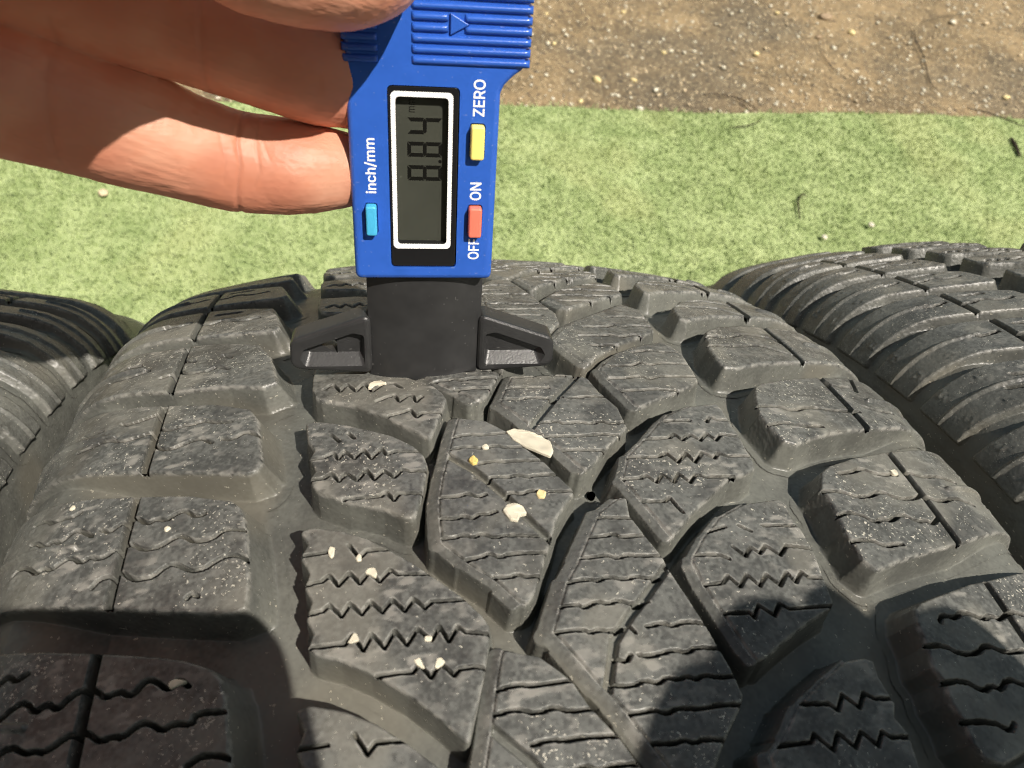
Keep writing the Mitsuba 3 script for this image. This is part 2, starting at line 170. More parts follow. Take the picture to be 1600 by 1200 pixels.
  [[(3.6,-55),(8.9,-54.4),(11.8,-54)],[(0.3,-50.4),(5,-50.3),(7,-50.7),(7.8,-49.7),(10.2,-49.8),(13.8,-49.8)],[(-2.9,-46),(1.6,-45.8),(3.8,-46.2),(5.8,-45.1),(7.9,-45.7),(9.9,-45.2),(15.2,-44.9)],[(-6.3,-41),(-0.6,-41.5),(0.8,-40.8),(3,-41.6),(5.8,-40.5),(8.5,-41),(10.4,-40.3),(13.2,-40.7)],[(-8.4,-36.5),(-4,-36.8),(-3,-35.9),(-0.3,-36.9),(1.5,-36.1),(3.6,-36.7),(5.8,-35.6),(9,-35.8)],[(-10.1,-32.1),(-4,-32),(-3.2,-31.2),(-1.2,-31.6),(0.5,-30.9),(3.8,-32),(4.8,-30.4)],[(7.2,-31.1),(10.6,-31.5),(11.8,-30.6),(14.5,-31.3),(18.6,-30.4)],[(0.2,-26.2),(1.8,-25.4),(2.9,-26.6)],[(4.3,-26.4),(5.8,-25.9),(8.3,-26.1),(10.9,-26.5),(13,-25.6),(14.8,-26.6),(19.7,-25.6)],[(-1.3,-21.9),(1.6,-21.3),(4.1,-22.1),(6.2,-21.2),(7.9,-22.1),(9.6,-21.4),(11.6,-21.8),(12.8,-21),(14.5,-21.7),(16.7,-20.9),(20.3,-20.8)],[(-1.2,-17.2),(2.6,-17.1),(4,-17.3),(6,-16.3),(8.1,-17),(11.6,-16.4),(13.5,-16.4),(15,-16.6),(20.1,-16.1)],[(1.4,-12.4),(5.9,-11.8),(7.4,-12.2),(9.3,-11.4),(10.9,-11.9),(15.2,-11)]]),
 'E1': ([(46,-21.6),(41.9,-21.3),(36,-18.5),(31,-15.8),(28.8,-14.4),(26,-11.7),(23.6,-9.6),(21,-8),(20.5,-3),(22.5,4),(24.5,10),(26.5,12),(33,7.5),(40,3.5),(45,2),(46.5,-2),(47.6,-8.4),(46.5,-11.1),(47.8,-13.2),(47.6,-14.6),(47.2,-17.9),(47.8,-20.8)],
  [[(28.7,-15.2),(35,-14.5),(36.2,-13.3),(38.3,-15.7),(40.4,-13.3),(42.5,-15.5),(44.1,-14.5),(48.8,-14)],[(22.5,-9.3),(29,-9.1),(30,-10.2),(32.2,-7.5),(34.4,-9.9),(36.4,-7.4),(38.7,-9.6),(40.7,-7.1),(42.6,-9.2),(43.7,-8.2),(48.5,-7.7)]]),
 'E2': ([(20.8,-43.9),(24.7,-48.2),(30.2,-52.9),(37,-56.1),(45.9,-57.2),(47.1,-55.8),(46.4,-52.2),(47.2,-48.7),(47.2,-42.8),(46.3,-38),(45.6,-32.3),(44.5,-31.3),(38.7,-29),(31.5,-25.6),(26.6,-23),(25.1,-23.1),(24.1,-25.4),(22.9,-29.9),(20.8,-38.2),(20.4,-42.8)],
  [[(24.3,-49.1),(30.3,-50.5)],[(33.4,-50.6),(35.4,-49.2)],[(38.7,-50.4),(47.9,-50)],[(21,-44.5),(26.5,-44.1),(28,-43.1)],[(30,-45.7),(31.6,-43.4),(33.7,-45.4),(35,-43.8),(37,-45.6),(39.2,-43.2),(41.7,-45.3),(48.2,-44.1)],[(20.1,-37.8),(24.6,-38.1),(26.2,-39.4),(27.7,-37),(30.1,-39.4),(31.8,-36.9),(34.2,-39.1),(36,-36.6),(38.7,-39.3),(39.6,-37),(41.9,-39.2),(42.7,-37.9),(46.8,-37.7)],[(21.8,-32),(27.3,-31.8),(27.9,-30.7),(29.8,-33),(32,-30.7),(34.1,-32.9),(35.6,-31.8),(47.1,-31.7)]]),
 'E3': ([(30.7,-84.7),(37.6,-87.9),(45.2,-89.2),(45.8,-86.3),(45.6,-83.3),(45.7,-76.8),(45.1,-68),(44.6,-66.2),(41.4,-64.3),(37.3,-63.5),(29.8,-57.8),(24.9,-54.5),(21.4,-51.4),(18.4,-48.7),(17.7,-50.4),(15.1,-58),(13.3,-63.2),(12.8,-64.4),(15,-68.5),(16.1,-71),(22.1,-76.4),(27.5,-81.9)],
  [[(28.6,-82.1),(35.3,-82.4)],[(39.2,-81.7),(40.8,-83.6),(42.4,-82.5),(46.9,-82.6)],[(21.3,-76.1),(27.6,-76.2),(29.4,-77.5),(30.5,-75.4),(33.3,-77.4),(34.9,-75.3),(37.5,-77.7),(38.9,-75.3),(41.1,-77.4),(46.6,-76.4)],[(16,-70.6),(22.8,-70.2),(25.1,-71.3),(26.8,-68.5),(29.8,-71.2),(30.8,-68.3),(33.8,-71.4),(35.9,-69.4),(37.5,-71),(39.6,-70),(47.1,-70)],[(11.8,-64.3),(16.7,-64.3),(18.3,-65),(19.8,-62.9),(21.9,-65.1),(23.7,-62.7),(25.6,-65.2),(27.3,-62.5),(29.6,-64.7),(31.6,-63.8),(43.6,-63.8)],[(14,-58.1),(19.7,-57.7),(21.2,-58.6),(22,-56.1),(22.6,-54.7)]]),
 'E4': ([(19.7,-104.5),(23.2,-108.6),(27.9,-112.7),(33.7,-116.2),(41.9,-119.5),(44.6,-117),(45.8,-112.7),(45.4,-105.2),(44.7,-99.2),(43.1,-97.4),(36.7,-93.7),(29.6,-90.2),(24.6,-87.5),(23.9,-88.2),(21.9,-94.5),(20.4,-99.6)],
  [[(19.3,-99.6),(24.6,-99.7),(29.2,-100.6),(30.9,-99.3),(34.7,-100.7),(45.8,-100.8)],[(21.1,-93.9),(27,-94.4),(31.4,-94.8),(38,-94.1)],[(22.2,-105.4),(28.9,-105.9),(31.7,-107.5),(33.9,-106.1),(37.2,-107.2),(45.2,-107.2)],[(31.3,-112.8),(37,-114.2),(39.5,-113.3),(45.6,-113.8)]]),
 'E5': ([(11.6,-120.9),(16.7,-128.6),(21.4,-132.7),(30.7,-139.7),(39.9,-147.5),(44.8,-143.1),(44,-134.6),(43.1,-127.1),(42,-125.7),(29.5,-117.5),(21.9,-111.6),(17.3,-106.1),(16.3,-107.4),(13.8,-113.8)],
  []),
 'E6': ([(17.5,-151.5),(24.1,-160.8),(33,-168.5),(41,-173.4),(44.8,-169),(44.6,-158.7),(34.1,-151.3),(22.3,-142.3),(20.4,-143.9)],
  []),
 'E7': ([(13.5,-175.4),(25.1,-186),(36,-193),(44.8,-196),(45.2,-188),(44.1,-184.5),(30,-176),(18.7,-165.4),(16.3,-161.3)],
  []),
 'SA': ([(63.1,-30.2),(64.8,-31.3),(72.2,-33.1),(80.9,-35.2),(86.4,-36),(100,-38.5),(118,-41.5),(131,-43),(131,-16),(118,-14.5),(100,-11),(86,-7.1),(76,-4.5),(63.6,-1.6),(60.4,-2.8),(59.3,-5.5),(59.9,-8.9),(59.4,-12.6),(60.3,-16.3),(59.5,-18.8),(61,-22.8),(61.6,-27.5)],
  [[(67,-27.2),(68.6,-28.6),(71.2,-27.6),(74.1,-29.2),(78,-27.1),(80.6,-28.1),(82.2,-26.9),(86.7,-28.9),(89.3,-27.9)],[(60.3,-22.7),(64.6,-22.5),(67,-20.6),(71.6,-20.5),(74.6,-22.2),(78.1,-20.2),(83.2,-20.5)],[(58,-15.6),(64.4,-16),(67.6,-13.5),(70.3,-14.6),(71.7,-13.5),(74.9,-15.5),(77.8,-14)],[(58.2,-9),(65.7,-8.6),(68.5,-6.5),(70.4,-7.7)]]),
 'SB': ([(61.1,-65.2),(64.6,-67.4),(73.1,-70.4),(84.6,-73.4),(100,-76.5),(118,-79.5),(131,-81),(131,-54),(118,-52.5),(100,-49),(86,-45.1),(75.9,-43),(67.4,-41),(59.3,-38.6),(57.6,-41.2),(57.7,-45.7),(57.5,-48.5),(58.7,-56.4),(58.2,-60.3)],
  [[(65.6,-64.8),(70,-65.5),(73.2,-66.9),(76.5,-64.9),(82.2,-65.3)],[(86.2,-66.5),(90.1,-65.1),(95,-66),(100.3,-64.7)],[(56.6,-59.2),(62.7,-59.5),(65.7,-57.6),(70.4,-58.1),(73.7,-59.8),(77.4,-57.5),(82.2,-57.8),(85.2,-59.2),(89.5,-57),(95.3,-59.1),(100.1,-57.3)],[(54.9,-50.9),(60.4,-53.4),(63.6,-53),(66.2,-50.5),(69,-51.6),(70.7,-50.9),(75.2,-53.2),(78.1,-51),(80.7,-51.5),(82.1,-50.4),(85.2,-52.4)],[(56.4,-45.6),(62.1,-46.3),(64.9,-44.3),(68.1,-44.9),(69.8,-44.9)]]),
 'SC': ([(60.1,-97.5),(62.5,-99.3),(72.8,-103),(84.7,-106.2),(100,-109),(118,-112),(131,-113.5),(131,-90),(118,-88.5),(100,-85.5),(86.1,-82.4),(76.8,-80.5),(66.3,-77.2),(59.8,-74.3),(56.7,-75.3),(56.4,-78),(56,-80.6),(55.4,-85.5),(57.2,-91.2)],
  [[(56.4,-88.6),(62.5,-89.3),(65.9,-87.3),(71.9,-89.9),(79.5,-88.9),(87.9,-90)],[(56.4,-81.4),(60.7,-82.5),(63.8,-81.5),(70.9,-81.6)],[(86,-104.7),(87.7,-101.7),(92.9,-102.8),(94.6,-99.8),(170,-282.3)],[(91.2,-92.8),(94.7,-91.4),(101,-92.4)]]),
 'SD': ([(60.2,-129),(66,-133.6),(75.6,-137.5),(86.8,-140.2),(100,-142.5),(118,-145),(131,-146.5),(131,-122.5),(118,-121),(100,-118.5),(85,-115),(68.4,-110.4),(59.7,-106.7),(55.8,-106.8),(55.4,-111.3),(56.2,-118.1)],
  [[(58.4,-125.4),(66,-126.1),(73.2,-130.3),(79.4,-130.4),(83,-129.9),(85.3,-125.8)],[(57.3,-119.2),(65.1,-120.1),(75.4,-123.1),(78.7,-121.1),(84.7,-118.4)]]),
 'SE': ([(57.3,-147.7),(64.1,-157),(75,-163.5),(86,-167),(100,-170),(118,-173),(131,-174.5),(131,-156.5),(118,-155),(100,-153),(85.7,-149.2),(68.4,-143.3),(58.2,-137.3),(55.9,-138.3)],
  []),
 'SF': ([(54.7,-175),(59,-183),(66,-188.5),(77.1,-193.2),(87,-195.5),(100,-198.5),(118,-201),(131,-202.5),(131,-185),(118,-184),(100,-182.5),(87.1,-180.6),(66,-169.7),(56,-163.1),(54.1,-164.1)],
  []),
 'C4': ([(4,-173),(9.5,-172.5),(12.5,-158.3),(14.5,-146.6),(16.8,-138),(16.2,-131.3),(10.5,-123.1),(8.6,-123.4),(-2.7,-143.6),(-1.8,-160.6)],
  []),
}

# ------------------------------------------------------------------ tyres
# The tread is laid out on (u, s): u runs across the tread along its profile, s runs round it, both in mm.
def tyre_profile(u0=0.090, rho=0.028, amax=80, crown=0.45, side=0.12, n=1500, U=0.205):
    u = np.linspace(0, U, n); du = u[1] - u[0]; ang = np.zeros(n)
    for i in range(1, n):
        w = min(max((u[i] - u0) / 0.012, 0), 1); w = w * w * (3 - 2 * w)
        k = (1 / crown) * (1 - w) + w / rho
        if ang[i - 1] > math.radians(amax): k = 1 / side
        ang[i] = ang[i - 1] + k * du
    am = (ang[1:] + ang[:-1]) / 2
    return u, np.concatenate([[0], np.cumsum(np.cos(am) * du)]), R - np.concatenate([[0], np.cumsum(np.sin(am) * du)]), ang
PROFILE = tyre_profile()
def on_tyre(u, s, d):
    """Points (m) from u, s, d in mm; d is the height above the worn surface."""
    U, X, RR, A = PROFILE
    a = np.abs(u) * 1e-3; sg = np.where(u < 0, -1.0, 1.0); d = d * 1e-3
    ang = np.interp(a, U, A)
    x = (np.interp(a, U, X) + d * np.sin(ang)) * sg; r = np.interp(a, U, RR) + d * np.cos(ang)
    th = s * 1e-3 / R
    return np.stack([x, -r * np.sin(th), r * np.cos(th)], -1)

DEPTH = 7.3
FLOOR_U = [0, 88, 97, 107, 117, 126, 128, 130, 150, 155, 160, 200]
FLOOR_D = [-DEPTH, -DEPTH, -4.8, -2.4, -1.9, -2.0, -2.0, -1.7, -1.2, 0.1, -0.6, 0]
def floor_depth(u):
    a = np.abs(u)
    return np.interp(a, FLOOR_U, FLOOR_D)

def chaikin(l, k=2):
    l = np.asarray(l, float)
    for _ in range(k):
        q = l[:-1] * 0.75 + l[1:] * 0.25; w = l[:-1] * 0.25 + l[1:] * 0.75
        l = np.vstack([l[:1], np.stack([q, w], 1).reshape(-1, 2), l[-1:]])
    return l

def block_mesh(outline, sipes=(), g=0.5, draft=0.2, ramp=0.2, face=0, bevel=0.0, smooth_sipes=2, slots=(), ring=0, seed=0):
    """One tread block as a relief on the tyre surface: worn top, rounded rim, drafted walls with a fillet, sipes and slots cut in."""
    poly = Polygon(outline).buffer(0).intersection(shapely.geometry.box(-125.5, -900, 125.5, 900))
    if poly.geom_type != 'Polygon': poly = max(poly.geoms, key=lambda q: q.area)
    poly = poly.buffer(-0.5).buffer(1.0).buffer(-0.5)
    if poly.geom_type != 'Polygon': poly = max(poly.geoms, key=lambda q: q.area)
    reach = max(draft, ramp) * DEPTH + 2.2 + bevel
    x0, y0, x1, y1 = poly.bounds
    xs = np.arange(x0 - reach, x1 + reach + g, g); ys = np.arange(y0 - reach, y1 + reach + g, g)
    X, Y = np.meshgrid(xs, ys, indexing='ij')
    edge = poly.exterior
    shapely.prepare(poly); shapely.prepare(edge)
    pts = shapely.points(X.ravel(), Y.ravel())
    sd = shapely.distance(pts, edge) * np.where(shapely.contains(poly, pts), 1, -1)
    sd = sd.reshape(X.shape)
    gx, gy = np.gradient(sd, g)
    gl = np.maximum(np.hypot(gx, gy), 1e-6)
    near = np.abs(sd) < 0.45 * g
    X = np.where(near, X - sd * gx / gl, X); Y = np.where(near, Y - sd * gy / gl, Y); sd = np.where(near, 0.0, sd)
    rim = 0.55
    h = np.where(sd >= 0, -np.where(sd < rim, rim - np.sqrt(np.maximum(rim ** 2 - (rim - sd) ** 2, 0)), 0), 0.0)
    fl = floor_depth(X)
    side = np.clip(face * gx / gl, 0, 1) ** 6                  # walls that face this way across the tread lean back further
    bw = bevel * np.clip(gx / gl, 0, 1) ** 1.5                    # the blocks of the centre have a broad moulded bevel on their left edge
    wall = np.where(sd > -bw, -0.3 + 0.42 * sd, -0.3 - 0.42 * bw + (sd + bw) / (draft * (1 - side) + ramp * side))
    wall = np.where(bw < 0.05, -0.5 + sd / (draft * (1 - side) + ramp * side), wall)
    k = 1.6                                                    # fillet at the foot of the wall
    t = np.clip(0.5 + 0.5 * (wall - fl) / k, 0, 1)
    low = fl * (1 - t) + wall * t + k * t * (1 - t)
    h = np.where(sd < 0, np.minimum(low, np.where(bw > 0.05, -0.2, -rim * 0.9)), h)
    P3 = np.stack([X * 0.11, Y * 0.11, np.full_like(X, seed * 3.7)], -1)
    h = h + (meshkit.fbm(P3 * 3, 3, seed) - 0.5) * 0.20 * np.where(sd > 0, 1, 0.5)
    inside = sd > 0
    ii = np.where(inside.ravel())[0]
    P = shapely.points(X.ravel()[ii], Y.ravel()[ii])
    def dist(lines):
        d = np.full(X.size, 99.0)
        d[ii] = shapely.distance(P, MultiLineString([LineString(l) for l in lines]))
        return d.reshape(X.shape)
    def cut(lines, half, ramp, depth):
        d = dist(lines)
        w = np.clip((d - half) / ramp, 0, 1); w = w * w * (3 - 2 * w)
        return depth * (1 - w)
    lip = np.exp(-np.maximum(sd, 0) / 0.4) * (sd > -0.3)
    if len(sipes):
        ls = [chaikin(l, smooth_sipes) if len(l) > 2 else np.asarray(l, float) for l in sipes]
        lip = np.maximum(lip, 0.85 * np.exp(-((dist(ls) - 0.45) / 0.2) ** 2))  # pale line beside each sipe: wear plus a painted lit edge
        h = h - cut(ls, 0.13 if bevel or max(abs(x0), abs(x1)) < 60 else 0.26, max(0.17, g * 0.8), 4.5)
    for line, half, depth in slots:
        h = h - cut([line], half, max(0.4, g), depth)
    if ring:                                                    # the shoulder: a thin rib line down the middle, two moulded marks
        sg = 1 if x1 > 0 else -1
        mid = [(sg * q, float(np.mean(Y[inside & (np.abs(X - sg * q) < 2)]))) for q in (95, 105, 115, 125)]
        h = h - cut([mid], 0.35, max(0.5, g), -0.8)
        for q, a in ((107, 0.22), (118, 0.24)):
            c = np.interp(q, [95, 105, 115, 125], [m[1] for m in mid])
            for e in (-6.5, 6.0):
                d = np.maximum(np.abs(X - sg * q), np.abs(Y - c - e))
                h = h + 0.75 * np.clip(1 - np.abs(d - 1.0) / 0.8, 0, 1) * (meshkit.noise(P3 * 8, seed) - 0.25)
    ok = sd > -reach
    idx = np.arange(X.size).reshape(X.shape)
    a, b, c, d = idx[:-1, :-1].ravel(), idx[1:, :-1].ravel(), idx[1:, 1:].ravel(), idx[:-1, 1:].ravel()
    keep = ok.ravel()[a] & ok.ravel()[b] & ok.ravel()[c] & ok.ravel()[d]
    a, b, c, d = a[keep], b[keep], c[keep], d[keep]
    F = np.concatenate([np.stack([a, b, c], 1), np.stack([a, c, d], 1)])
    use = np.unique(F); remap = np.full(X.size, -1); remap[use] = np.arange(len(use)); F = remap[F]
    x, y, hh = X.ravel()[use], Y.ravel()[use], h.ravel()[use]
    V = on_tyre(x, y, hh)
    n = np.cross(V[F[0, 1]] - V[F[0, 0]], V[F[0, 2]] - V[F[0, 0]])
    if n @ np.array([0, V[F[0, 0], 1], V[F[0, 0], 2]]) < 0: F = F[:, ::-1]
    hc = np.minimum(hh, np.where(np.abs(x) > 97, -(np.abs(x) - 97) * 0.12, 9.0)); hc = np.where(hh > -1.2, np.maximum(hc, -0.85), hh)   # the shoulder never met the road
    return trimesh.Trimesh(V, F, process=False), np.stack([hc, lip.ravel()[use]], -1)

def carcass_mesh(seed=0, fine=1.0):
    us = np.concatenate([np.arange(-200, -128, 6.0), np.arange(-128, 128.1, 2.0 * fine), np.arange(134, 201, 6.0)])
    th = np.linspace(0, 2 * math.pi * R * 1e3, int(480 / fine), endpoint=False)
    U_, S_ = np.meshgrid(us, th, indexing='ij')
    d = np.interp(np.abs(U_), FLOOR_U, FLOOR_D) - 0.15
    ang = S_ / (R * 1e3)
    P3 = np.stack([U_ * 0.12, np.cos(ang) * 40, np.sin(ang) * 40], -1)
    d = d + (meshkit.fbm(P3, 3, seed) - 0.5) * 0.5
    V = on_tyre(U_.ravel(), S_.ravel(), d.ravel())
    nu, ns = U_.shape
    # the inner liner closes the casing
    inner = on_tyre(U_.ravel() * 0.955, S_.ravel(), np.full(U_.size, -13.0))
    idx = np.arange(nu * ns).reshape(nu, ns); nx = np.roll(idx, -1, 1)
    q = lambda a, b, c, e: np.concatenate([np.stack([a, b, c], -1).reshape(-1, 3), np.stack([a, c, e], -1).reshape(-1, 3)])
    F = q(idx[:-1], idx[1:], nx[1:], nx[:-1])
    N = nu * ns
    Fi = q(idx[:-1] + N, nx[:-1] + N, nx[1:] + N, idx[1:] + N)
    Fe = np.concatenate([q(idx[:1], nx[:1], nx[:1] + N, idx[:1] + N), q(idx[-1:], idx[-1:] + N, nx[-1:] + N, nx[-1:])])
    V = np.vstack([V, inner]); F = np.vstack([F, Fi, Fe])
    m = trimesh.Trimesh(V, F, process=False)
    if m.volume < 0: F = F[:, ::-1]
    uv = np.zeros((len(V), 2)); uv[:, 0] = -8; uv[:N, 0] = np.where(np.abs(U_.ravel()) > 128, -1.3, -8)
    return trimesh.Trimesh(V, F, process=False), uv

DIAGONAL = {'C2': [(-24.5, -77.5), (-17.1, -69.6), (-12.4, -62.3), (-8.6, -55.3), (-4.6, -48.6)],
            'D2': [(17.0, -44.5), (9.0, -37.0), (5.0, -33.7), (0.8, -29.4), (-3.4, -19.5)],
            'F3': [(16.0, -105.0), (5.7, -93.2), (-3.6, -81.4)]}
LIKE = {'E5': 'E4', 'E6': 'E4', 'E7': 'E4', 'C4': 'F3', 'SE': 'SD', 'SF': 'SD', 'M5': 'M3'}
def shift(l, ds, du=0.0): return [(u + du, s + ds) for u, s in l]
def spec(name, ds=0.0, trim=1.0):
    """(outline, sipes, slots) of a block, moved ds round the tyre and stretched by trim along it."""
    o, sp = BLOCK[name]
    if not sp and name in LIKE:                                # a worn block repeats the sipes of its neighbour
        c0, c1 = np.mean([m[1] for m in BLOCK[LIKE[name]][0]]), np.mean([m[1] for m in o])
        sp = [[(u, s - c0 + c1) for u, s in l] for l in BLOCK[LIKE[name]][1]]
    c = np.mean([m[1] for m in o])
    f = lambda l: [(u, c + (s - c) * trim + ds) for u, s in l]
    slots = []
    if name in DIAGONAL: slots.append((f(DIAGONAL[name]), 0.55, 1.5))
    lo, hi = min(m[1] for m in o) - 12, max(m[1] for m in o) + 12
    if name[0] in 'LS':
        e = 85.5 if name[0] == 'S' else -85.5
        slots.append((f([(e, lo), (e, hi)]), 0.55, 4.5))
    return f(o), [f(l) for l in sp], slots

def rows(more=False):
    """Every block of the tread from the near side (s > 0) over the top to beyond the horizon: (template, shift, stretch)."""
    out = [(k, 0, 1) for k in BLOCK]
    out += [('L2', 35.2 * i + 35, 1) for i in (1, 2, 3, 4)] + [('L5', -30.5 * i, 0.95) for i in range(1, 5)]
    out += [('M1', 34.5 * i, 1) for i in (1, 2, 3, 4)] + [('M3', -25.5, .95), ('M3', -51, .95), ('M3', -76, .95), ('M3', -101, .95), ('M3', -127, .95), ('M3', -152, .95)]
    out += [('C2', 57, 1), ('C2', 114, 1), ('C2', -52.5, .9), ('C2', -102, .88), ('C2', -151, .88)]
    out += [('D2', 57, 1), ('D2', 114, 1), ('C4', -51, .95), ('C4', -101, .95)]
    out += [('E1', 34, 1), ('E1', 68, 1), ('E1', 102, 1), ('E7', -21, .9), ('E7', -43, .9), ('E7', -65, .9)]
    out += [('SA', 35.5, 1), ('SA', 71, 1), ('SA', 106, 1), ('SF', -29, .95), ('SF', -58, .95), ('SF', -86, .95)]
    if more:
        out += [('L5', -30.5 * i, 0.95) for i in (5, 6)] + [('SF', -28.7 * i, 0.95) for i in (4, 5)] + [('M3', -127 - 25.5 * i, .95) for i in (2, 3)]
    return out

def build_tyre(label, dx, turn, lift, back, grid, pitch=1.0):
    t = thing('tyre', label, 'tyre', None)
    M = T4().translate([dx, back, lift]).rotate([1, 0, 0], turn)
    m, uv = carcass_mesh(len(t), 1.0 if dx == 0 else 1.6)
    part(t, 'carcass', mikit.ply(m, 'rubber', True, uv=uv, to_world=M))
    for i, (k, ds, tr) in enumerate(rows(pitch != 1)):
        o, sp, slots = spec(k, ds, tr)
        if pitch != 1: o, sp, slots = [(u, q * pitch) for u, q in o], [[(u, q * pitch) for u, q in l] for l in sp], [([(u, q * pitch) for u, q in l], a, b) for l, a, b in slots]
        s0 = np.mean([q[1] for q in o]); smin = max(q[1] for q in o)
        g = grid(k[0], s0)
        if g >= 0.9: sp, slots = [], [q for q in slots if q[1] > 1]
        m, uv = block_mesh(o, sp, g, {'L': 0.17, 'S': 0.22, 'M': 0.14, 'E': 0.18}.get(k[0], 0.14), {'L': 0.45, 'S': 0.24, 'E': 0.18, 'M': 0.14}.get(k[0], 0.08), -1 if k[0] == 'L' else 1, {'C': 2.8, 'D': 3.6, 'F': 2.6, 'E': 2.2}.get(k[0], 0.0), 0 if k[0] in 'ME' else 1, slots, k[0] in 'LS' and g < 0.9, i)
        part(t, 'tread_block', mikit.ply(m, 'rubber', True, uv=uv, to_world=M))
    return t
def near_grid(col, s):
    if s > 12: return 0.8 if s < 60 else 1.4
    if s > -66: return 0.22
    if s > -112: return 0.26
    if s > -150: return 0.36
    return 0.5 if s > -215 else 1.2
TYRE = build_tyre('middle winter tyre with worn zigzag-siped tread blocks under the blue gauge', 0.0, 0.0, 0.0, 0.0, near_grid)
LEFT_X, RIGHT_X = -0.243, 0.243
build_tyre('tyre at the left edge, only its ribbed shoulder showing', LEFT_X, 3.0, -0.003, 0.0, lambda c, s: 0.45 if c == 'S' and -250 < s < 60 else 1.4, 0.8)
build_tyre('tyre on the right, its ribbed shoulder rising behind the middle tyre', RIGHT_X, 2.0, 0.003, 0.004, lambda c, s: (0.45 if c == 'L' else 0.6) if c in 'LM' and -250 < s < 60 else 1.4, 0.8)

# ------------------------------------------------------------------ ground
MAT_EDGE = 1.315                                # far edge of the turf mat, m
def grid_mesh(x0, x1, y0, y1, nx, ny, zf):
    X, Y = np.meshgrid(np.linspace(x0, x1, nx), np.linspace(y0, y1, ny), indexing='ij')
    V = np.stack([X, Y, zf(X, Y)], -1).reshape(-1, 3)
    i = np.arange(nx * ny).reshape(nx, ny)
    a, b, c, d = i[:-1, :-1].ravel(), i[1:, :-1].ravel(), i[1:, 1:].ravel(), i[:-1, 1:].ravel()
    return trimesh.Trimesh(V, np.concatenate([np.stack([a, b, c], 1), np.stack([a, c, d], 1)]), process=False)
far = grid_mesh(-60, 60, -60, 60, 3, 3, lambda X, Y: 0 * X + GROUND - 0.022)
structure('ground', mikit.ply(far, 'asphalt'))
asph = grid_mesh(-1.6, 3.2, 1.2, 3.2, 300, 130, lambda X, Y: GROUND - 0.012 + 0.012 * (meshkit.fbm(np.stack([X * 9, Y * 9, 0 * X], -1), 4, 3) - 0.5) + 0.004 * (meshkit.fbm(np.stack([X * 60, Y * 60, 0 * X], -1), 2, 5) - 0.5))
structure('asphalt_ground', mikit.ply(asph, 'asphalt', True))
def mat_edge(x): return MAT_EDGE + 0.006 * np.sin(x * 7) + 0.008 * (meshkit.noise(np.stack([x * 26, 0 * x, 0 * x], -1), 2) - 0.5)
mat = grid_mesh(-2.2, 3.2, -0.9, 1.0, 140, 90, lambda X, Y: 0 * X)
V = np.array(mat.vertices); w = (V[:, 1] + 0.9) / 1.9
V[:, 1] = -0.9 + w * (mat_edge(V[:, 0]) + 0.9); V[:, 2] = GROUND + 0.004 * (meshkit.fbm(np.stack([V[:, 0] * 5, V[:, 1] * 5, 0 * w], -1), 2, 9) - 0.5)
mat.vertices = V
structure('turf_mat', mikit.ply(mat, 'turf', True))
def blades(n):
    x = rng.uniform(-1.25, 1.9, n); y = rng.uniform(0.42, 1.33, n)
    ok = y < mat_edge(x) + rng.normal(0, 0.003, n); x, y = x[ok], y[ok]; n = len(x)
    a = rng.uniform(0, 2 * math.pi, n); w = rng.uniform(0.0006, 0.0013, n); hgt = rng.uniform(0.004, 0.011, n); lean = rng.uniform(0.2, 1.5, n) * hgt; la = rng.uniform(0, 2 * math.pi, n)
    b = np.stack([x, y, np.full(n, GROUND - 0.001)], 1); dx = np.stack([np.cos(a) * w, np.sin(a) * w, 0 * w], 1)
    L = np.stack([np.cos(la) * lean, np.sin(la) * lean, hgt], 1)
    mid = b + L * np.array([0.4, 0.4, 0.65])
    V = np.stack([b - dx, b + dx, mid - dx * 0.9, mid + dx * 0.9, b + L], 1).reshape(-1, 3)
    o = (np.arange(n) * 5)[:, None, None]
    F = (np.array([[0, 1, 3], [0, 3, 2], [2, 3, 4]])[None] + o).reshape(-1, 3)
    return trimesh.Trimesh(V, F, process=False)
scene['turf_pile'] = mikit.ply(blades(110000), 'turf')
labels['turf_pile'] = {'label': 'short pale green artificial turf pile on the mat behind the tyres', 'category': 'artificial turf', 'kind': 'stuff'}

def stone(rx, ry, rz, seed, sub=2):
    m = trimesh.creation.icosphere(subdivisions=sub)
    V = np.array(m.vertices); V = V * (0.72 + 0.56 * meshkit.fbm(V * 1.5 + seed * 7.3, 2, seed))[:, None]
    m.vertices = V * np.array([rx, ry, rz]); return m
def grit(n, size, seed):
    rng = np.random.default_rng(seed)
    base = [stone(1, 1, 0.6, k, 0) for k in range(8)]
    Vs, Fs, o = [], [], 0
    for i in range(n):
        m = base[i % 8]; r = size * (0.35 + 1.2 * rng.random() ** 3); a = rng.uniform(0, 6.28); e = rng.uniform(0.8, 1.6)
        x, y = rng.uniform(-0.9, 2.7), rng.uniform(1.30, 2.15)
        V = np.array(m.vertices) * r * np.array([e, 1, 1]); c, s = math.cos(a), math.sin(a)
        V = np.stack([V[:, 0] * c - V[:, 1] * s + x, V[:, 0] * s + V[:, 1] * c + y, V[:, 2] + GROUND - 0.010], 1)
        Vs.append(V); Fs.append(np.array(m.faces) + o); o += len(V)
    return trimesh.Trimesh(np.vstack(Vs), np.vstack(Fs), process=False)
scene['grit'] = mikit.ply(grit(7000, 0.0026, 4), 'stone_1', True)
labels['grit'] = {'label': 'fine tan grit strewn over the brown asphalt', 'category': 'grit', 'kind': 'stuff'}
scene['gravel'] = mikit.ply(grit(3200, 0.0034, 5), 'stone_2', True)
labels['gravel'] = {'label': 'scattered fine cream gravel on the brown asphalt', 'category': 'gravel', 'kind': 'stuff'}


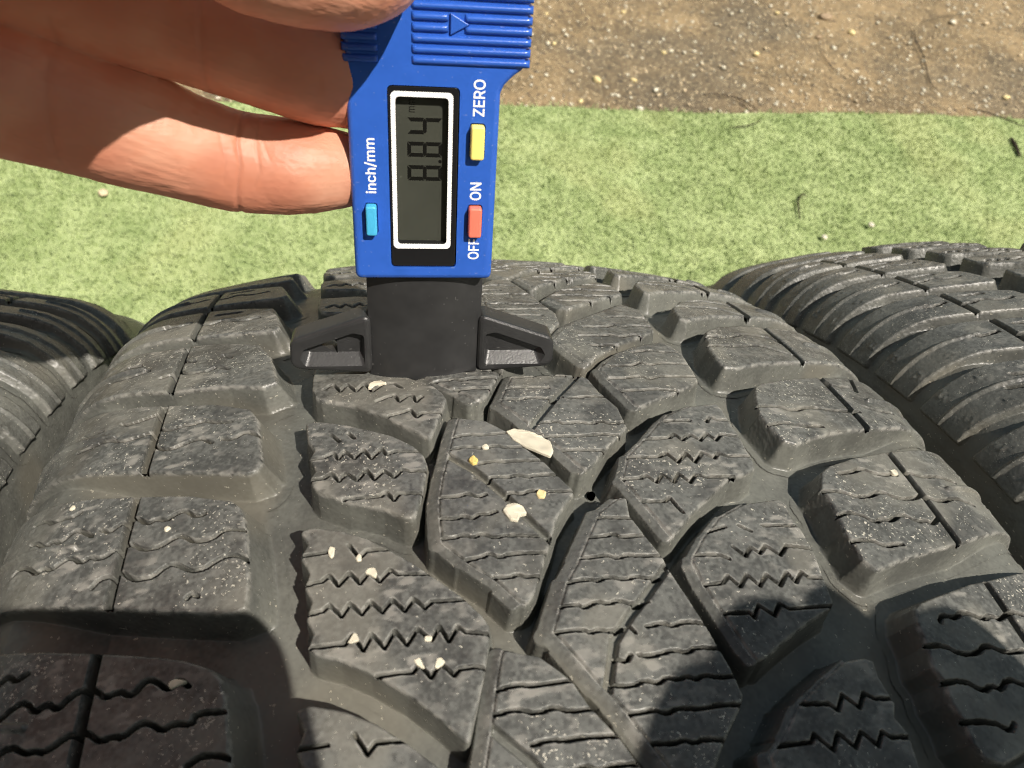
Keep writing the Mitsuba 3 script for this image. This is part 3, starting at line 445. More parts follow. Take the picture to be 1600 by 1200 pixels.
# ------------------------------------------------------------------ solid modelling helpers
def resample(ring, step):
    l = LineString(ring); n = max(8, int(round(l.length / step)))
    return np.array([l.interpolate(i / n, normalized=True).coords[0] for i in range(n)])
def rounded_prism(poly, z0, z1, r=0.6, step=0.5, back=0.0, steps=4):
    """A polygon (mm) extruded from z0 to z1 with its front rim rounded by r and its back rim by back; closed."""
    poly = shapely.geometry.polygon.orient(poly, 1.0)
    P = resample(poly.exterior.coords, step); n = len(P)
    t = np.roll(P, -1, 0) - np.roll(P, 1, 0); t /= np.linalg.norm(t, axis=1)[:, None]; nrm = np.stack([-t[:, 1], t[:, 0]], 1)
    lev = []
    if back > 0: lev += [(back * (1 - math.sin(a)), z0 + back * (1 - math.cos(a))) for a in np.linspace(0, math.pi / 2, steps)]
    else: lev += [(0, z0)]
    if r > 0: lev += [(r * (1 - math.cos(a)), z1 - r * (1 - math.sin(a))) for a in np.linspace(0, math.pi / 2, steps)]
    else: lev += [(0, z1)]
    V = np.vstack([np.column_stack([P + nrm * d, np.full(n, z)]) for d, z in lev])
    i = np.arange(len(V)).reshape(len(lev), n); j = np.roll(i, -1, 1)
    F = np.concatenate([np.stack([i[:-1], j[:-1], j[1:]], -1).reshape(-1, 3), np.stack([i[:-1], j[1:], i[1:]], -1).reshape(-1, 3)])
    def cap(ring):
        v, f = trimesh.creation.triangulate_polygon(Polygon(V[ring, :2]), engine='earcut')
        d = ((v[:, None] - V[ring, :2][None]) ** 2).sum(-1).argmin(1)
        f = ring[d[f]]; a = V[f[0, 1], :2] - V[f[0, 0], :2]; b = V[f[0, 2], :2] - V[f[0, 0], :2]
        return f if a[0] * b[1] - a[1] * b[0] > 0 else f[:, ::-1]
    F = np.vstack([F, cap(i[-1]), cap(i[0])[:, ::-1]])
    return trimesh.Trimesh(V, F, process=False)
def solid(m):
    return m3.Manifold(m3.Mesh(np.asarray(m.vertices, np.float32), np.asarray(m.faces, np.uint32)))
def to_trimesh(s):
    m = s.to_mesh(); return trimesh.Trimesh(np.asarray(m.vert_properties)[:, :3], np.asarray(m.tri_verts), process=False)
def rbox(x0, x1, y0, y1, r): return shapely.geometry.box(x0 + r, y0 + r, x1 - r, y1 - r).buffer(r, quad_segs=6)

# ------------------------------------------------------------------ the digital tread depth gauge, drawn in mm: x across, y up its stem, z out of its face
TG = -0.32068
GAUGE = T4([[1, 0, 0, -0.02412], [0, -math.sin(TG), -math.cos(TG), -R * math.sin(TG)], [0, math.cos(TG), -math.sin(TG), R * math.cos(TG)], [0, 0, 0, 1]]) @ T4().rotate([0, 1, 0], -3.7) @ T4().scale(0.001)
GM = np.array(GAUGE.matrix)
def in_gauge(m):
    return trimesh.Trimesh(np.asarray(m.vertices) @ GM[:3, :3].T + GM[:3, 3], np.asarray(m.faces), process=False)

def build_gauge():
    g = thing('tread_depth_gauge', 'blue digital tread depth gauge with black foot standing on the middle tyre', 'depth gauge')
    put = lambda name, m, mat, smooth=35, label=None: part(g, name, mikit.ply(in_gauge(m), mat, smooth), label)
    FZ = 3.5
    out = [(-15.1, 26), (14.4, 26), (14.4, 65.2), (15.0, 66.6), (16.6, 68.3), (18.4, 69.6), (19.2, 71.2), (19.2, 104), (16, 108), (-15.1, 108)]
    body = Polygon(out).buffer(-1.3).buffer(1.3, quad_segs=8)
    b = solid(rounded_prism(body, -6.0, FZ, 1.1, 0.45, 1.1))
    well = solid(rounded_prism(rbox(-7.4, 6.5, 28.9, 66.1, 0.9), 0.2, 6, 0, 0.4))
    b = b - well
    for x0, x1, y0, y1 in ((8.5, 11.75, 52.4, 59.6), (8.55, 11.8, 36.1, 43.1), (-12.55, -9.85, 36.3, 43.1)):
        b = b - solid(rounded_prism(rbox(x0, x1, y0, y1, 0.7), 2.9, 6, 0, 0.3))
    put('body', to_trimesh(b), 'blue_plastic', 30)
    frame = rbox(-7.3, 6.4, 29.0, 66.0, 0.85)
    hole = rbox(-5.85, 4.35, 34.2, 64.0, 0.7)
    bez = solid(rounded_prism(frame, 0.3, FZ - 0.25, 0.25, 0.4)) - solid(rounded_prism(hole, 0, 6, 0, 0.35))
    put('display_bezel', to_trimesh(bez), 'glossy_black', 30)
    ring = solid(rounded_prism(rbox(-6.8, 5.25, 33.1, 65.0, 0.95), FZ - 0.3, FZ - 0.2, 0, 0.3)) - solid(rounded_prism(rbox(-5.88, 4.38, 34.17, 64.03, 0.75), 0, 6, 0, 0.3))
    put('display_frame', to_trimesh(ring), 'white_print', 30)
    d = part(g, 'display', mikit.ply(in_gauge(rounded_prism(rbox(-5.9, 4.4, 34.1, 64.1, 0.7), 0.4, 1.1, 0, 0.4)), 'lcd_glass', 30))
    def segs(y0, y1, on):
        x0, x1 = 3.35, -3.7; w = 0.78; xm = (x0 + x1) / 2; gp = 0.12
        # glyph up is -x, reading direction +y
        P = {'a': [(x1, y0 + gp), (x1, y1 - gp), (x1 + w, y1 - w), (x1 + w, y0 + w)], 'd': [(x0, y0 + gp), (x0, y1 - gp), (x0 - w, y1 - w), (x0 - w, y0 + w)],
             'g': [(xm, y0 + gp), (xm - w / 2, y0 + w * .7), (xm - w / 2, y1 - w * .7), (xm, y1 - gp), (xm + w / 2, y1 - w * .7), (xm + w / 2, y0 + w * .7)],
             'f': [(x1 + gp, y0), (xm - gp, y0), (xm - w * .6, y0 + w), (x1 + w, y0 + w)], 'b': [(x1 + gp, y1), (xm - gp, y1), (xm - w * .6, y1 - w), (x1 + w, y1 - w)],
             'e': [(x0 - gp, y0), (xm + gp, y0), (xm + w * .6, y0 + w), (x0 - w, y0 + w)], 'c': [(x0 - gp, y1), (xm + gp, y1), (xm + w * .6, y1 - w), (x0 - w, y1 - w)]}
        return trimesh.util.concatenate([trimesh.creation.extrude_polygon(Polygon(P[k]).buffer(0), 0.03, engine='earcut') for k in on])
    def lcd(m, name):
        m.apply_translation([0, 0, 1.104]); part(d, name, mikit.ply(in_gauge(m), 'lcd_ink'))
    lcd(segs(47.2, 50.35, 'abcdefg'), 'digit'); lcd(segs(52.05, 55.05, 'abcdefg'), 'digit'); lcd(segs(56.55, 59.75, 'fgbc'), 'digit')
    lcd(trimesh.creation.cylinder(0.36, 0.03, sections=16).apply_translation([2.9, 51.2, 0.015]), 'decimal_point')
    def text(s, x, y0, y1, cap, bold=False, up=-1):
        m = meshkit.text_mesh(s, cap, 0.05, bold); V = np.array(m.vertices); w = V[:, 0].max()
        V = np.stack([x - V[:, 1], y0 + V[:, 0] * (y1 - y0) / w, V[:, 2]], 1); m.vertices = V; return m
    lcd(text('mm', -2.1, 60.6, 63.2, 1.6), 'unit_mark')
    for s, x, y0, y1, cap, nm in (('inch/mm', -10.1, 44.9, 56.1, 1.95, 'inch_mm_lettering'), ('ZERO', 11.3, 60.7, 67.7, 2.15, 'zero_lettering'), ('ON', 11.3, 43.85, 47.75, 2.2, 'on_lettering'), ('OFF', 11.3, 30.7, 35.5, 2.2, 'off_lettering')):
        m = text(s, x, y0, y1, cap, True); m.apply_translation([0, 0, FZ + 0.004]); put(nm, m, 'white_print', False)
    pane = trimesh.Trimesh([[-5.8, 34.25, FZ - 0.4], [4.3, 34.25, FZ - 0.4], [4.3, 63.95, FZ - 0.4], [-5.8, 63.95, FZ - 0.4]], [[0, 1, 2], [0, 2, 3]], process=False)
    scene['pane_glass'] = {'type': 'thindielectric'}
    part(g, 'display_window', mikit.ply(in_gauge(pane), 'pane_glass'))
    for nm, x0, x1, y0, y1, mat in (('zero_button', 8.75, 11.45, 52.75, 59.3, 'yellow_plastic'), ('power_button', 8.85, 11.55, 36.4, 42.8, 'red_plastic'), ('unit_button', -12.3, -10.1, 36.6, 42.85, 'cyan_plastic')):
        put(nm, rounded_prism(rbox(x0, x1, y0, y1, 0.45), 2.6, 5.5, 0.4, 0.3), mat, 40, {'zero_button': 'pale yellow oblong button under the word ZERO', 'power_button': 'coral red oblong button between ON and OFF', 'unit_button': 'light blue oblong button below the word inch/mm'}[nm])
    # moulded grip
    def ridge(x0, x1, yc):
        prof = [(-0.72, -0.9), (-0.66, 0.35), (-0.45, 0.72), (-0.15, 0.9), (0.2, 0.88), (0.48, 0.66), (0.66, 0.3), (0.72, -0.9)]
        xs = [x0, x0 + 0.25, x0 + 0.7, (x0 + x1) / 2, x1 - 1.4, x1 - 0.5, x1 - 0.12, x1]; sc = [0.3, 0.75, 1, 1, 1, 0.75, 0.2, -1.5]
        if x0 < -10: xs = [x0, x0 + 0.12, x0 + 0.5, x0 + 1.4, (x0 + x1) / 2, x1 - 0.7, x1 - 0.25, x1]; sc = [-1.5, 0.2, 0.75, 1, 1, 1, 0.75, 0.3]
        if x1 < 5 and x0 > -5: sc = [0.3, 0.75, 1, 1, 1, 0.95, 0.75, 0.5]
        V = np.array([(x, yc + q, FZ - 0.05 + (h * s if h > 0 else (-7.0 if abs(x) > 15 or True else h))) if h > 0 else (x, yc + q, FZ - 6.0) for x, s in zip(xs, sc) for q, h in prof])
        n = len(prof); i = np.arange(len(V)).reshape(len(xs), n)
        F = []
        for a in range(len(xs) - 1):
            for k in range(n):
                k2 = (k + 1) % n; F += [[i[a, k], i[a + 1, k], i[a + 1, k2]], [i[a, k], i[a + 1, k2], i[a, k2]]]
        F += [[i[0, 0], i[0, k], i[0, k + 1]] for k in range(1, n - 1)] + [[i[-1, 0], i[-1, k + 1], i[-1, k]] for k in range(1, n - 1)]
        m = trimesh.Trimesh(V, F, process=False)
        if m.volume < 0: m.invert()
        return m
    for y in (70.75, 72.6, 74.45, 76.3, 78.15, 80.0, 81.9, 83.75, 85.6, 87.4):
        if 76 < y < 78.5:
            put('grip_ridge', ridge(-2.7, 4.0, y), 'blue_plastic', 40); put('grip_ridge', ridge(7.0, 19.75, y), 'blue_plastic', 40)
        else: put('grip_ridge', ridge(-2.7, 19.75, y), 'blue_plastic', 40)
        put('grip_ridge', ridge(-15.55, -8.9, y - 0.15), 'blue_plastic', 40)
    put('arrow_mark', rounded_prism(Polygon([(4.4, 75.3), (7.9, 77.15), (4.4, 78.95)]), FZ - 0.3, FZ + 0.75, 0.15, 0.3), 'blue_plastic', 30)
    # black foot: bowed stem with two wings
    front = lambda x: 1.1 - 3.0 * np.abs(x / 13.1) ** 2.6
    xs = np.linspace(-13.1, 13.1, 33)
    sec = Polygon([(x, front(x)) for x in xs] + [(x, -7.4 + 1.5 * abs(x / 13.1) ** 3) for x in xs[::-1]])
    st = trimesh.creation.extrude_polygon(sec, 30.0, engine='earcut')
    V = np.array(st.vertices); V = np.stack([V[:, 0], V[:, 2] - 1.7, V[:, 1]], 1); st = trimesh.Trimesh(V, st.faces[:, ::-1], process=True)
    if st.volume < 0: st.invert()
    s = solid(st)
    wing = [(12.5, 15.2), (30.3, 8.9), (31.2, 7.4), (31.5, 2.4), (30.4, 0.9), (28.5, 0.5), (12.5, -0.6)]
    lid = [(14.6, 1.9), (14.6, 9.6), (16.6, 10.1), (27.8, 5.7), (28.8, 3.9), (27.8, 1.9)]
    for sg in (-1, 1):
        f = lambda l: Polygon([(sg * x, y) for x, y in l])
        w = solid(rounded_prism(f(wing).buffer(-1.5).buffer(1.5, quad_segs=8), -7.0, -0.5, 1.1, 0.5, 0.5))
        p = f(lid).buffer(-0.4).buffer(0.4)
        pocket = solid(rounded_prism(p.buffer(0.7), -2.9, -0.45 + 0.3, 0, 0.4)) 
        # sloping pocket walls: a prism that narrows to its floor
        base = rounded_prism(p.buffer(0.55), -2.9, -0.2, 0, 0.4); Vb = np.array(base.vertices); low = Vb[:, 2] < -2
        c = np.array(p.centroid.coords[0]); Vb[low, 0] = c[0] + (Vb[low, 0] - c[0]) * 0.86; q = (Vb[low, 1] - 1.9) / 8; Vb[low, 1] += (1 - q) * 2.7 - q * 0.8; base.vertices = Vb
        w = w - solid(base)
        if sg < 0: w = w - solid(trimesh.creation.extrude_polygon(Polygon([(-24.3, 6.3), (-20.6, 8.0), (-20.6, 4.0)]), 12, engine='earcut').apply_translation([0, 0, -9]))
        s = s + w
        put('mould_mark', trimesh.creation.cylinder(1.05, 0.3, sections=24).apply_translation([sg * 18.3, 6.4, -2.9]), 'black_plastic', 30)
    put('foot', to_trimesh(s), 'black_plastic', 28, 'black plastic stem and winged foot resting on the tread')
    put('probe', trimesh.creation.cylinder(0.8, 34, sections=20).apply_transform(trimesh.transformations.rotation_matrix(math.pi / 2, [1, 0, 0])).apply_translation([4.0, 9, -3.0]), 'steel', 30)
    return g
PEBBLES = [((1.204, 1.795), 40, 3), ((1.242, 1.717), 26, 0), ((1.6, 1.808), 24, 2), ((0.489, 1.442), 26, 0), ((0.922, 1.586), 20, 0), ((0.683, 1.575), 16, 0), ((0.704, 1.584), 14, 2), ((1.071, 1.81), 15, 0), ((1.068, 1.849), 14, 2), ((0.637, 1.771), 14, 0), ((0.935, 1.793), 14, 2), ((1.133, 1.684), 20, 3), ((1.15, 1.632), 18, 2), ((1.671, 1.868), 16, 2), ((1.479, 1.754), 9, 2), ((1.417, 1.65), 11, 2), ((0.811, 1.516), 15, 2), ((0.614, 1.409), 17, 2), ((0.574, 1.447), 16, 0), ((0.433, 1.356), 16, 0), ((0.555, 1.332), 20, 2), ((0.426, 1.597), 14, 0), ((0.515, 1.615), 14, 2), ((1.19, 1.469), 14, 2), ((1.514, 1.42), 18, 0), ((1.7, 1.635), 14, 1), ((1.465, 1.565), 12, 2), ((0.958, 1.617), 11, 1), ((0.754, 1.687), 12, 2), ((0.573, 1.671), 11, 2), ((0.463, 1.664), 10, 2), ((1.707, 1.809), 18, 1), ((0.437, 1.743), 12, 0), ((0.5, 1.569), 10, 1), ((1.344, 1.878), 12, 2), ((1.82, 1.874), 12, 1), ((0.681, 1.412), 12, 1), ((0.869, 1.464), 11, 1)]
PEBBLE_LABELS = {0: 'largest brown stone lying on the asphalt near the top of the photo', 1: 'long yellowish pebble just right of the large brown stone', 2: 'pale pebble at the far right top of the asphalt',
                 3: 'oblong yellow pebble near the mat edge, just right of the gauge', 4: 'yellowish pebble in the middle of the asphalt strip', 11: 'brown rounded stone just below the large brown stone', 20: 'cream pebble lying right on the far edge of the turf mat'}
for i, ((x, y), s, c) in enumerate(PEBBLES):
    r = s * 0.00036
    m = stone(r * (1.1 if i % 3 else 1.35), r * 0.85, r * 0.62, i); m.apply_transform(trimesh.transformations.rotation_matrix(i * 1.7, [0, 0, 1])); m.apply_translation([x, y, GROUND - 0.010 + r * 0.3])
    if i in PEBBLE_LABELS: single('pebble', PEBBLE_LABELS[i], 'pebble', mikit.ply(m, 'stone_%d' % c, True))
    else: single('pebble', 'small pale pebble on the brown asphalt behind the mat', 'pebble', mikit.ply(m, 'stone_%d' % c, True), 'small pale pebbles on the asphalt')
for (x, y), r, l in [((0.882, 0.932), 0.0055, 'white pebble on the green mat close behind the tyres'), ((0.772, 0.9), 0.005, 'cream pebble on the green mat just above the gap of the two tyres'), ((-0.418, 1.028), 0.007, 'tan crumb on the green mat below the fingers')]:
    m = stone(r, r, r * 0.7, int(r * 1e4)); m.apply_translation([x, y, GROUND + 0.008]); single('pebble', l, 'pebble', mikit.ply(m, 'stone_2' if r < 0.006 else 'stone_1', True))

def tube(points, radius, n=8, k=6):
    P = np.asarray(points, float)
    t = np.linspace(0, len(P) - 1, (len(P) - 1) * k + 1); from_ = np.arange(len(P))
    from scipy.interpolate import CubicSpline
    C = CubicSpline(from_, P)(t); rad = np.broadcast_to(np.interp(t / t[-1], np.linspace(0, 1, len(np.atleast_1d(radius))), np.atleast_1d(radius)), t.shape)
    T = np.gradient(C, axis=0); T /= np.linalg.norm(T, axis=1)[:, None]
    a = np.cross(T, [0.3, 0.1, 0.95]); a /= np.linalg.norm(a, axis=1)[:, None]; b = np.cross(T, a)
    ph = np.linspace(0, 2 * math.pi, n, endpoint=False)
    V = (C[:, None] + rad[:, None, None] * (np.cos(ph)[None, :, None] * a[:, None] + np.sin(ph)[None, :, None] * b[:, None])).reshape(-1, 3)
    i = np.arange(len(V)).reshape(len(C), n); j = np.roll(i, -1, 1)
    F = np.concatenate([np.stack([i[:-1], j[:-1], j[1:]], -1).reshape(-1, 3), np.stack([i[:-1], j[1:], i[1:]], -1).reshape(-1, 3)])
    e = len(V); V = np.vstack([V, C[:1], C[-1:]])
    F = np.vstack([F, np.stack([np.roll(i[0], -1), i[0], np.full(n, e)], 1), np.stack([i[-1], np.roll(i[-1], -1), np.full(n, e + 1)], 1)])
    return trimesh.Trimesh(V, F, process=False)
TWIGS = [([(1.446, 1.751), (1.407, 1.675), (1.388, 1.612), (1.362, 1.551), (1.332, 1.479), (1.329, 1.438)], 0.0016, 'long thin dark twig on the asphalt at the right'),
         ([(0.715, 1.389), (0.764, 1.388), (0.794, 1.375), (0.81, 1.352), (0.82, 1.323)], 0.0014, 'curved brown twig ending at the far edge of the mat'),
         ([(0.801, 1.276), (0.777, 1.259), (0.747, 1.25), (0.719, 1.246)], 0.0014, 'faint curved twig lying on the mat near its far edge'),
         ([(1.343, 1.342), (1.376, 1.331), (1.405, 1.313), (1.434, 1.284), (1.454, 1.266)], 0.0015, 'dark twig across the far mat edge at the right side'),
         ([(1.381, 1.223), (1.373, 1.195), (1.358, 1.156)], 0.0045, 'short thick dark twig on the mat at the right edge of the photo'),
         ([(0.749, 0.954), (0.759, 0.984), (0.772, 1.01), (0.786, 1.024), (0.79, 1.017)], 0.0017, 'hooked brown stalk on the mat between the middle and right tyre'),
         ([(1.116, 1.652), (1.095, 1.591), (1.092, 1.541), (1.093, 1.493)], 0.001, 'thin straight stalk on the asphalt below the large brown stone'),
         ([(1.485, 1.788), (1.544, 1.816), (1.618, 1.844), (1.683, 1.854)], 0.001, 'thin arched stalk at the top right of the asphalt')]
for pts, r, l in TWIGS:
    z = GROUND + (0.006 if np.mean([p[1] for p in pts]) < 1.31 else -0.004)
    single('twig', l, 'twig', mikit.ply(tube([(x, y, z + 0.001 * math.sin(3 * i)) for i, (x, y) in enumerate(pts)], [r * 0.7, r, r * 0.6]), 'twig_bark', True))

# stone chips caught on the tread: outline in mm, (u, s) on the tyre
def chip(u, s, outline, thick, d=0.0, seed=0):
    p = Polygon(outline).convex_hull if len(outline) == 6 else Polygon(outline); p = p.buffer(0.1); r = 0.3
    m = rounded_prism(p, -0.3, thick, min(r, thick * 0.6), 0.35)
    V = np.array(m.vertices); V[:, 2] += (meshkit.noise(V * 1.2, seed) - 0.5) * 0.5 * (V[:, 2] > 0)
    m.vertices = on_tyre(u + V[:, 0], s - V[:, 1], d + V[:, 2])
    return m
def pebble_outline(rx, ry, seed):
    q = np.random.default_rng(seed); a = np.sort(q.uniform(0, 2 * math.pi, 6)) * 0.35 + np.linspace(0, 2 * math.pi, 6, endpoint=False) * 0.65
    return [(rx * (0.75 + 0.45 * q.random()) * math.cos(t), ry * (0.75 + 0.45 * q.random()) * math.sin(t)) for t in a]
def place_chips():
    big = [(-4.2, 3.9), (-2.5, 4.6), (0.8, 3.4), (2.8, 1.8), (4.6, -0.4), (4.6, -3.4), (3.6, -4.9), (1.4, -3.2), (-0.9, -1.3), (-3.2, 1.2)]
    moon = [(-2.2, -1.0), (-1.8, 0.5), (-0.6, 1.3), (1.0, 1.2), (2.0, 0.4), (2.0, -0.2), (0.8, 0.1), (-0.6, -0.1), (-1.4, -1.1)]
    fan = [(-2.2, 0.6), (-1.2, 1.9), (0.3, 2.2), (1.8, 1.0), (2.2, -0.6), (0.9, -0.8), (0.1, -2.2), (-1.2, -1.8)]
    for u, s, o, t, c, l in [(-4.6, -77.0, big, 0.45, 2, 'large angular cream stone chip bridging the groove in the middle of the tread'),
                             (-35.7, -103.3, moon, 0.6, 2, 'white crescent-shaped chip just below the foot of the gauge'),
                             (-11.4, -57.8, fan, 0.8, 2, 'fan-shaped cream stone chip by the diagonal slot of the middle block'),
                             (-5.2, -61.8, pebble_outline(1.0, 1.1, 3), 0.7, 0, 'small ochre stone chip right of the fan-shaped chip'),
                             (-17.3, -72.7, pebble_outline(1.0, 1.0, 5), 0.9, 4, 'yellow grain of stone at the upper end of the diagonal slot'),
                             (-14.2, -76.6, pebble_outline(0.9, 0.7, 7), 0.6, 2, 'small white grain in a sipe left of the large cream chip'),
                             (-46.4, -54.2, pebble_outline(0.6, 1.2, 9), 0.5, 2, 'long white grain near the far left corner of the big lower block'),
                             (-41.5, -51.9, pebble_outline(0.5, 0.8, 11), 0.5, 2, 'tiny white grain in the first sipe of the big lower block'),
                             (-39.3, -48.4, [(-1.1, 0.2), (-0.6, 0.9), (0.5, 0.9), (0.9, -0.3), (0.6, -1.0), (0.1, 0.0)], 0.35, 2, 'round white chip on the second sipe of the big lower block'),
                             (-42.9, -36.2, [(-0.9, -0.5), (0.1, 0.9), (0.5, 0.8), (0.9, -0.3), (0.3, -0.2), (-0.4, -0.7)], 0.3, 2, 'white grain at the left end of the fourth sipe of the big lower block'),
                             (-30.6, -34.1, pebble_outline(0.7, 0.5, 17), 0.5, 2, 'white grain stuck inside the fourth sipe of the big lower block'),
                             (-32.5, -30.0, [(-0.7, 0.7), (0.2, 0.9), (0.8, -0.7), (0.4, -0.6), (0.0, 0.0), (-0.4, 0.1)], 0.3, 2, 'left one of two white grains in the lowest sipe of the big lower block'),
                             (-29.1, -29.5, [(-0.8, -0.5), (-0.3, 0.9), (0.3, 0.9), (0.8, 0.2), (0.2, 0.0), (-0.3, -0.6)], 0.3, 2, 'right one of two white grains in the lowest sipe of the big lower block'),
                             (81.8, -66.0, pebble_outline(1.0, 1.0, 23), 0.6, 2, 'white flake beside the ring groove on the right shoulder'),
                             (-71.4, -33.8, pebble_outline(1.4, 0.7, 25), 0.5, 2, 'cream grain at the end of a sipe in the lower left shoulder block'),
                             (-98.5, -78.6, pebble_outline(0.6, 0.6, 27), 0.6, 2, 'white grain on the rim of the left shoulder block above the dark groove'),
                             (-77.5, -66.6, pebble_outline(0.6, 0.6, 29), 0.6, 2, 'round white grain in a sipe right of the ring groove on the left shoulder')]:
        single('stone_chip', l, 'stone chip', mikit.ply(chip(u, s, o, t * 0.8, -0.05, int(abs(u * 7))), 'stone_%d' % c, 35))
    for u, s, r, l in [(7.6, -66.0, 0.95, 'round wet black lump in the groove right of the middle block')]:
        m = stone(r, r * 1.1, 0.8, 3); m.vertices = on_tyre(u + m.vertices[:, 0], s + m.vertices[:, 1], -6.6 + m.vertices[:, 2])
        single('dirt_lump', l, 'dirt', mikit.ply(m, 'phone_case', True))

place_chips()
build_gauge()

# ------------------------------------------------------------------ the person: left hand on the gauge, unseen right hand, body and handset added to block light
from scipy.interpolate import PchipInterpolator
def limb(rows_, n=44, k=10):
    """Swept flesh: rows of (x, y, z, radius across, radius in depth), mm in the gauge's frame; rounded ends."""
    A = np.asarray(rows_, float)
    d = np.concatenate([[0], np.cumsum(np.linalg.norm(np.diff(A[:, :3], axis=0), axis=1))])
    t = np.linspace(0, d[-1], int(d[-1] / 1.4) + 2)
    C = np.stack([PchipInterpolator(d, A[:, i])(t) for i in range(5)], 1)
    P, ra, rb = C[:, :3], C[:, 3], C[:, 4]
    def endcap(i0, sgn):
        T = P[i0] - P[i0 + (1 if i0 == 0 else -1)]; T /= np.linalg.norm(T)
        a = np.linspace(0.25, 1, 7)[:-1] if True else 0
        L = 0.55 * min(ra[i0], rb[i0])
        rowsx = [(P[i0] + T * L * math.sin(q * math.pi / 2), ra[i0] * math.cos(q * math.pi / 2), rb[i0] * math.cos(q * math.pi / 2)) for q in a]
        return rowsx
    s_, e_ = endcap(0, 1), endcap(len(P) - 1, 1)
    P = np.vstack([np.array([r[0] for r in s_[::-1]]), P, np.array([r[0] for r in e_])])
    ra = np.concatenate([[r[1] for r in s_[::-1]], ra, [r[1] for r in e_]]); rb = np.concatenate([[r[2] for r in s_[::-1]], rb, [r[2] for r in e_]])
    T = np.gradient(P, axis=0); T /= np.linalg.norm(T, axis=1)[:, None]
    a = np.cross(np.broadcast_to([0, 0, 1.0], T.shape), T); a /= np.linalg.norm(a, axis=1)[:, None]; b = np.cross(T, a)
    ph = np.linspace(0, 2 * math.pi, n, endpoint=False)
    V = (P[:, None] + ra[:, None, None] * np.cos(ph)[None, :, None] * a[:, None] + rb[:, None, None] * np.sin(ph)[None, :, None] * b[:, None]).reshape(-1, 3)
    i = np.arange(len(V)).reshape(len(P), n); j = np.roll(i, -1, 1)
    F = np.concatenate([np.stack([i[:-1], j[:-1], j[1:]], -1).reshape(-1, 3), np.stack([i[:-1], j[1:], i[1:]], -1).reshape(-1, 3)])
    e = len(V); V = np.vstack([V, P[:1], P[-1:]])
    F = np.vstack([F, np.stack([np.roll(i[0], -1), i[0], np.full(n, e)], 1), np.stack([i[-1], np.roll(i[-1], -1), np.full(n, e + 1)], 1)])
    m = trimesh.Trimesh(V, F, process=False)
    if m.volume < 0: m.invert()
    return solid(m)
def ball_hull(balls):
    return m3.Manifold.batch_hull([m3.Manifold.sphere(r, 28).translate((x, y, z)) for x, y, z, r in balls])

LOWER = [(-9, 47.0, -5.5, 4.6, 5.0), (-12.5, 47.1, -5.0, 6.6, 6.4), (-16.5, 47.3, -4.4, 7.7, 7.2), (-21, 47.6, -3.8, 8.7, 8.2), (-28, 48.1, -3, 9.7, 8.9), (-36, 48.9, -2, 9.9, 9.1), (-46, 52.4, 0.5, 10.2, 9.8), (-56, 57.2, 3.5, 11.5, 10.6), (-66, 62, 8, 11.7, 11.2), (-80, 68, 14, 12, 12), (-96, 76, 20, 13, 13), (-114, 83, 25, 14, 14)]
UPPER = [(-4, 63.5, -6.5, 6.5, 6.2), (-9, 64.2, -6, 8.8, 8.2), (-15.5, 65.8, -5, 10.0, 8.6), (-21, 67.3, -3.2, 10.5, 9.4), (-28, 70, -1.4, 10.6, 9.8), (-43, 75.4, 1, 11, 10.3), (-54, 79.4, 3, 12, 11.2), (-65, 83.8, 6, 12.4, 11.8), (-78, 89, 13, 13, 12.6), (-96, 95, 20, 14, 14), (-114, 97, 26, 15, 15)]
THUMB = [(-4.5, 89.6, 10, 6.8, 5.2), (-9, 88.6, 15, 10.2, 10.2), (-14.5, 88.4, 20, 11.2, 12.6), (-24, 90, 23, 11.4, 11.8), (-34, 98, 32, 11.8, 12), (-43, 102, 47, 13, 13), (-52, 103.5, 60, 14, 14), (-68, 107, 62, 18, 18), (-90, 106, 48, 22, 21), (-112, 104, 34, 21, 20)]
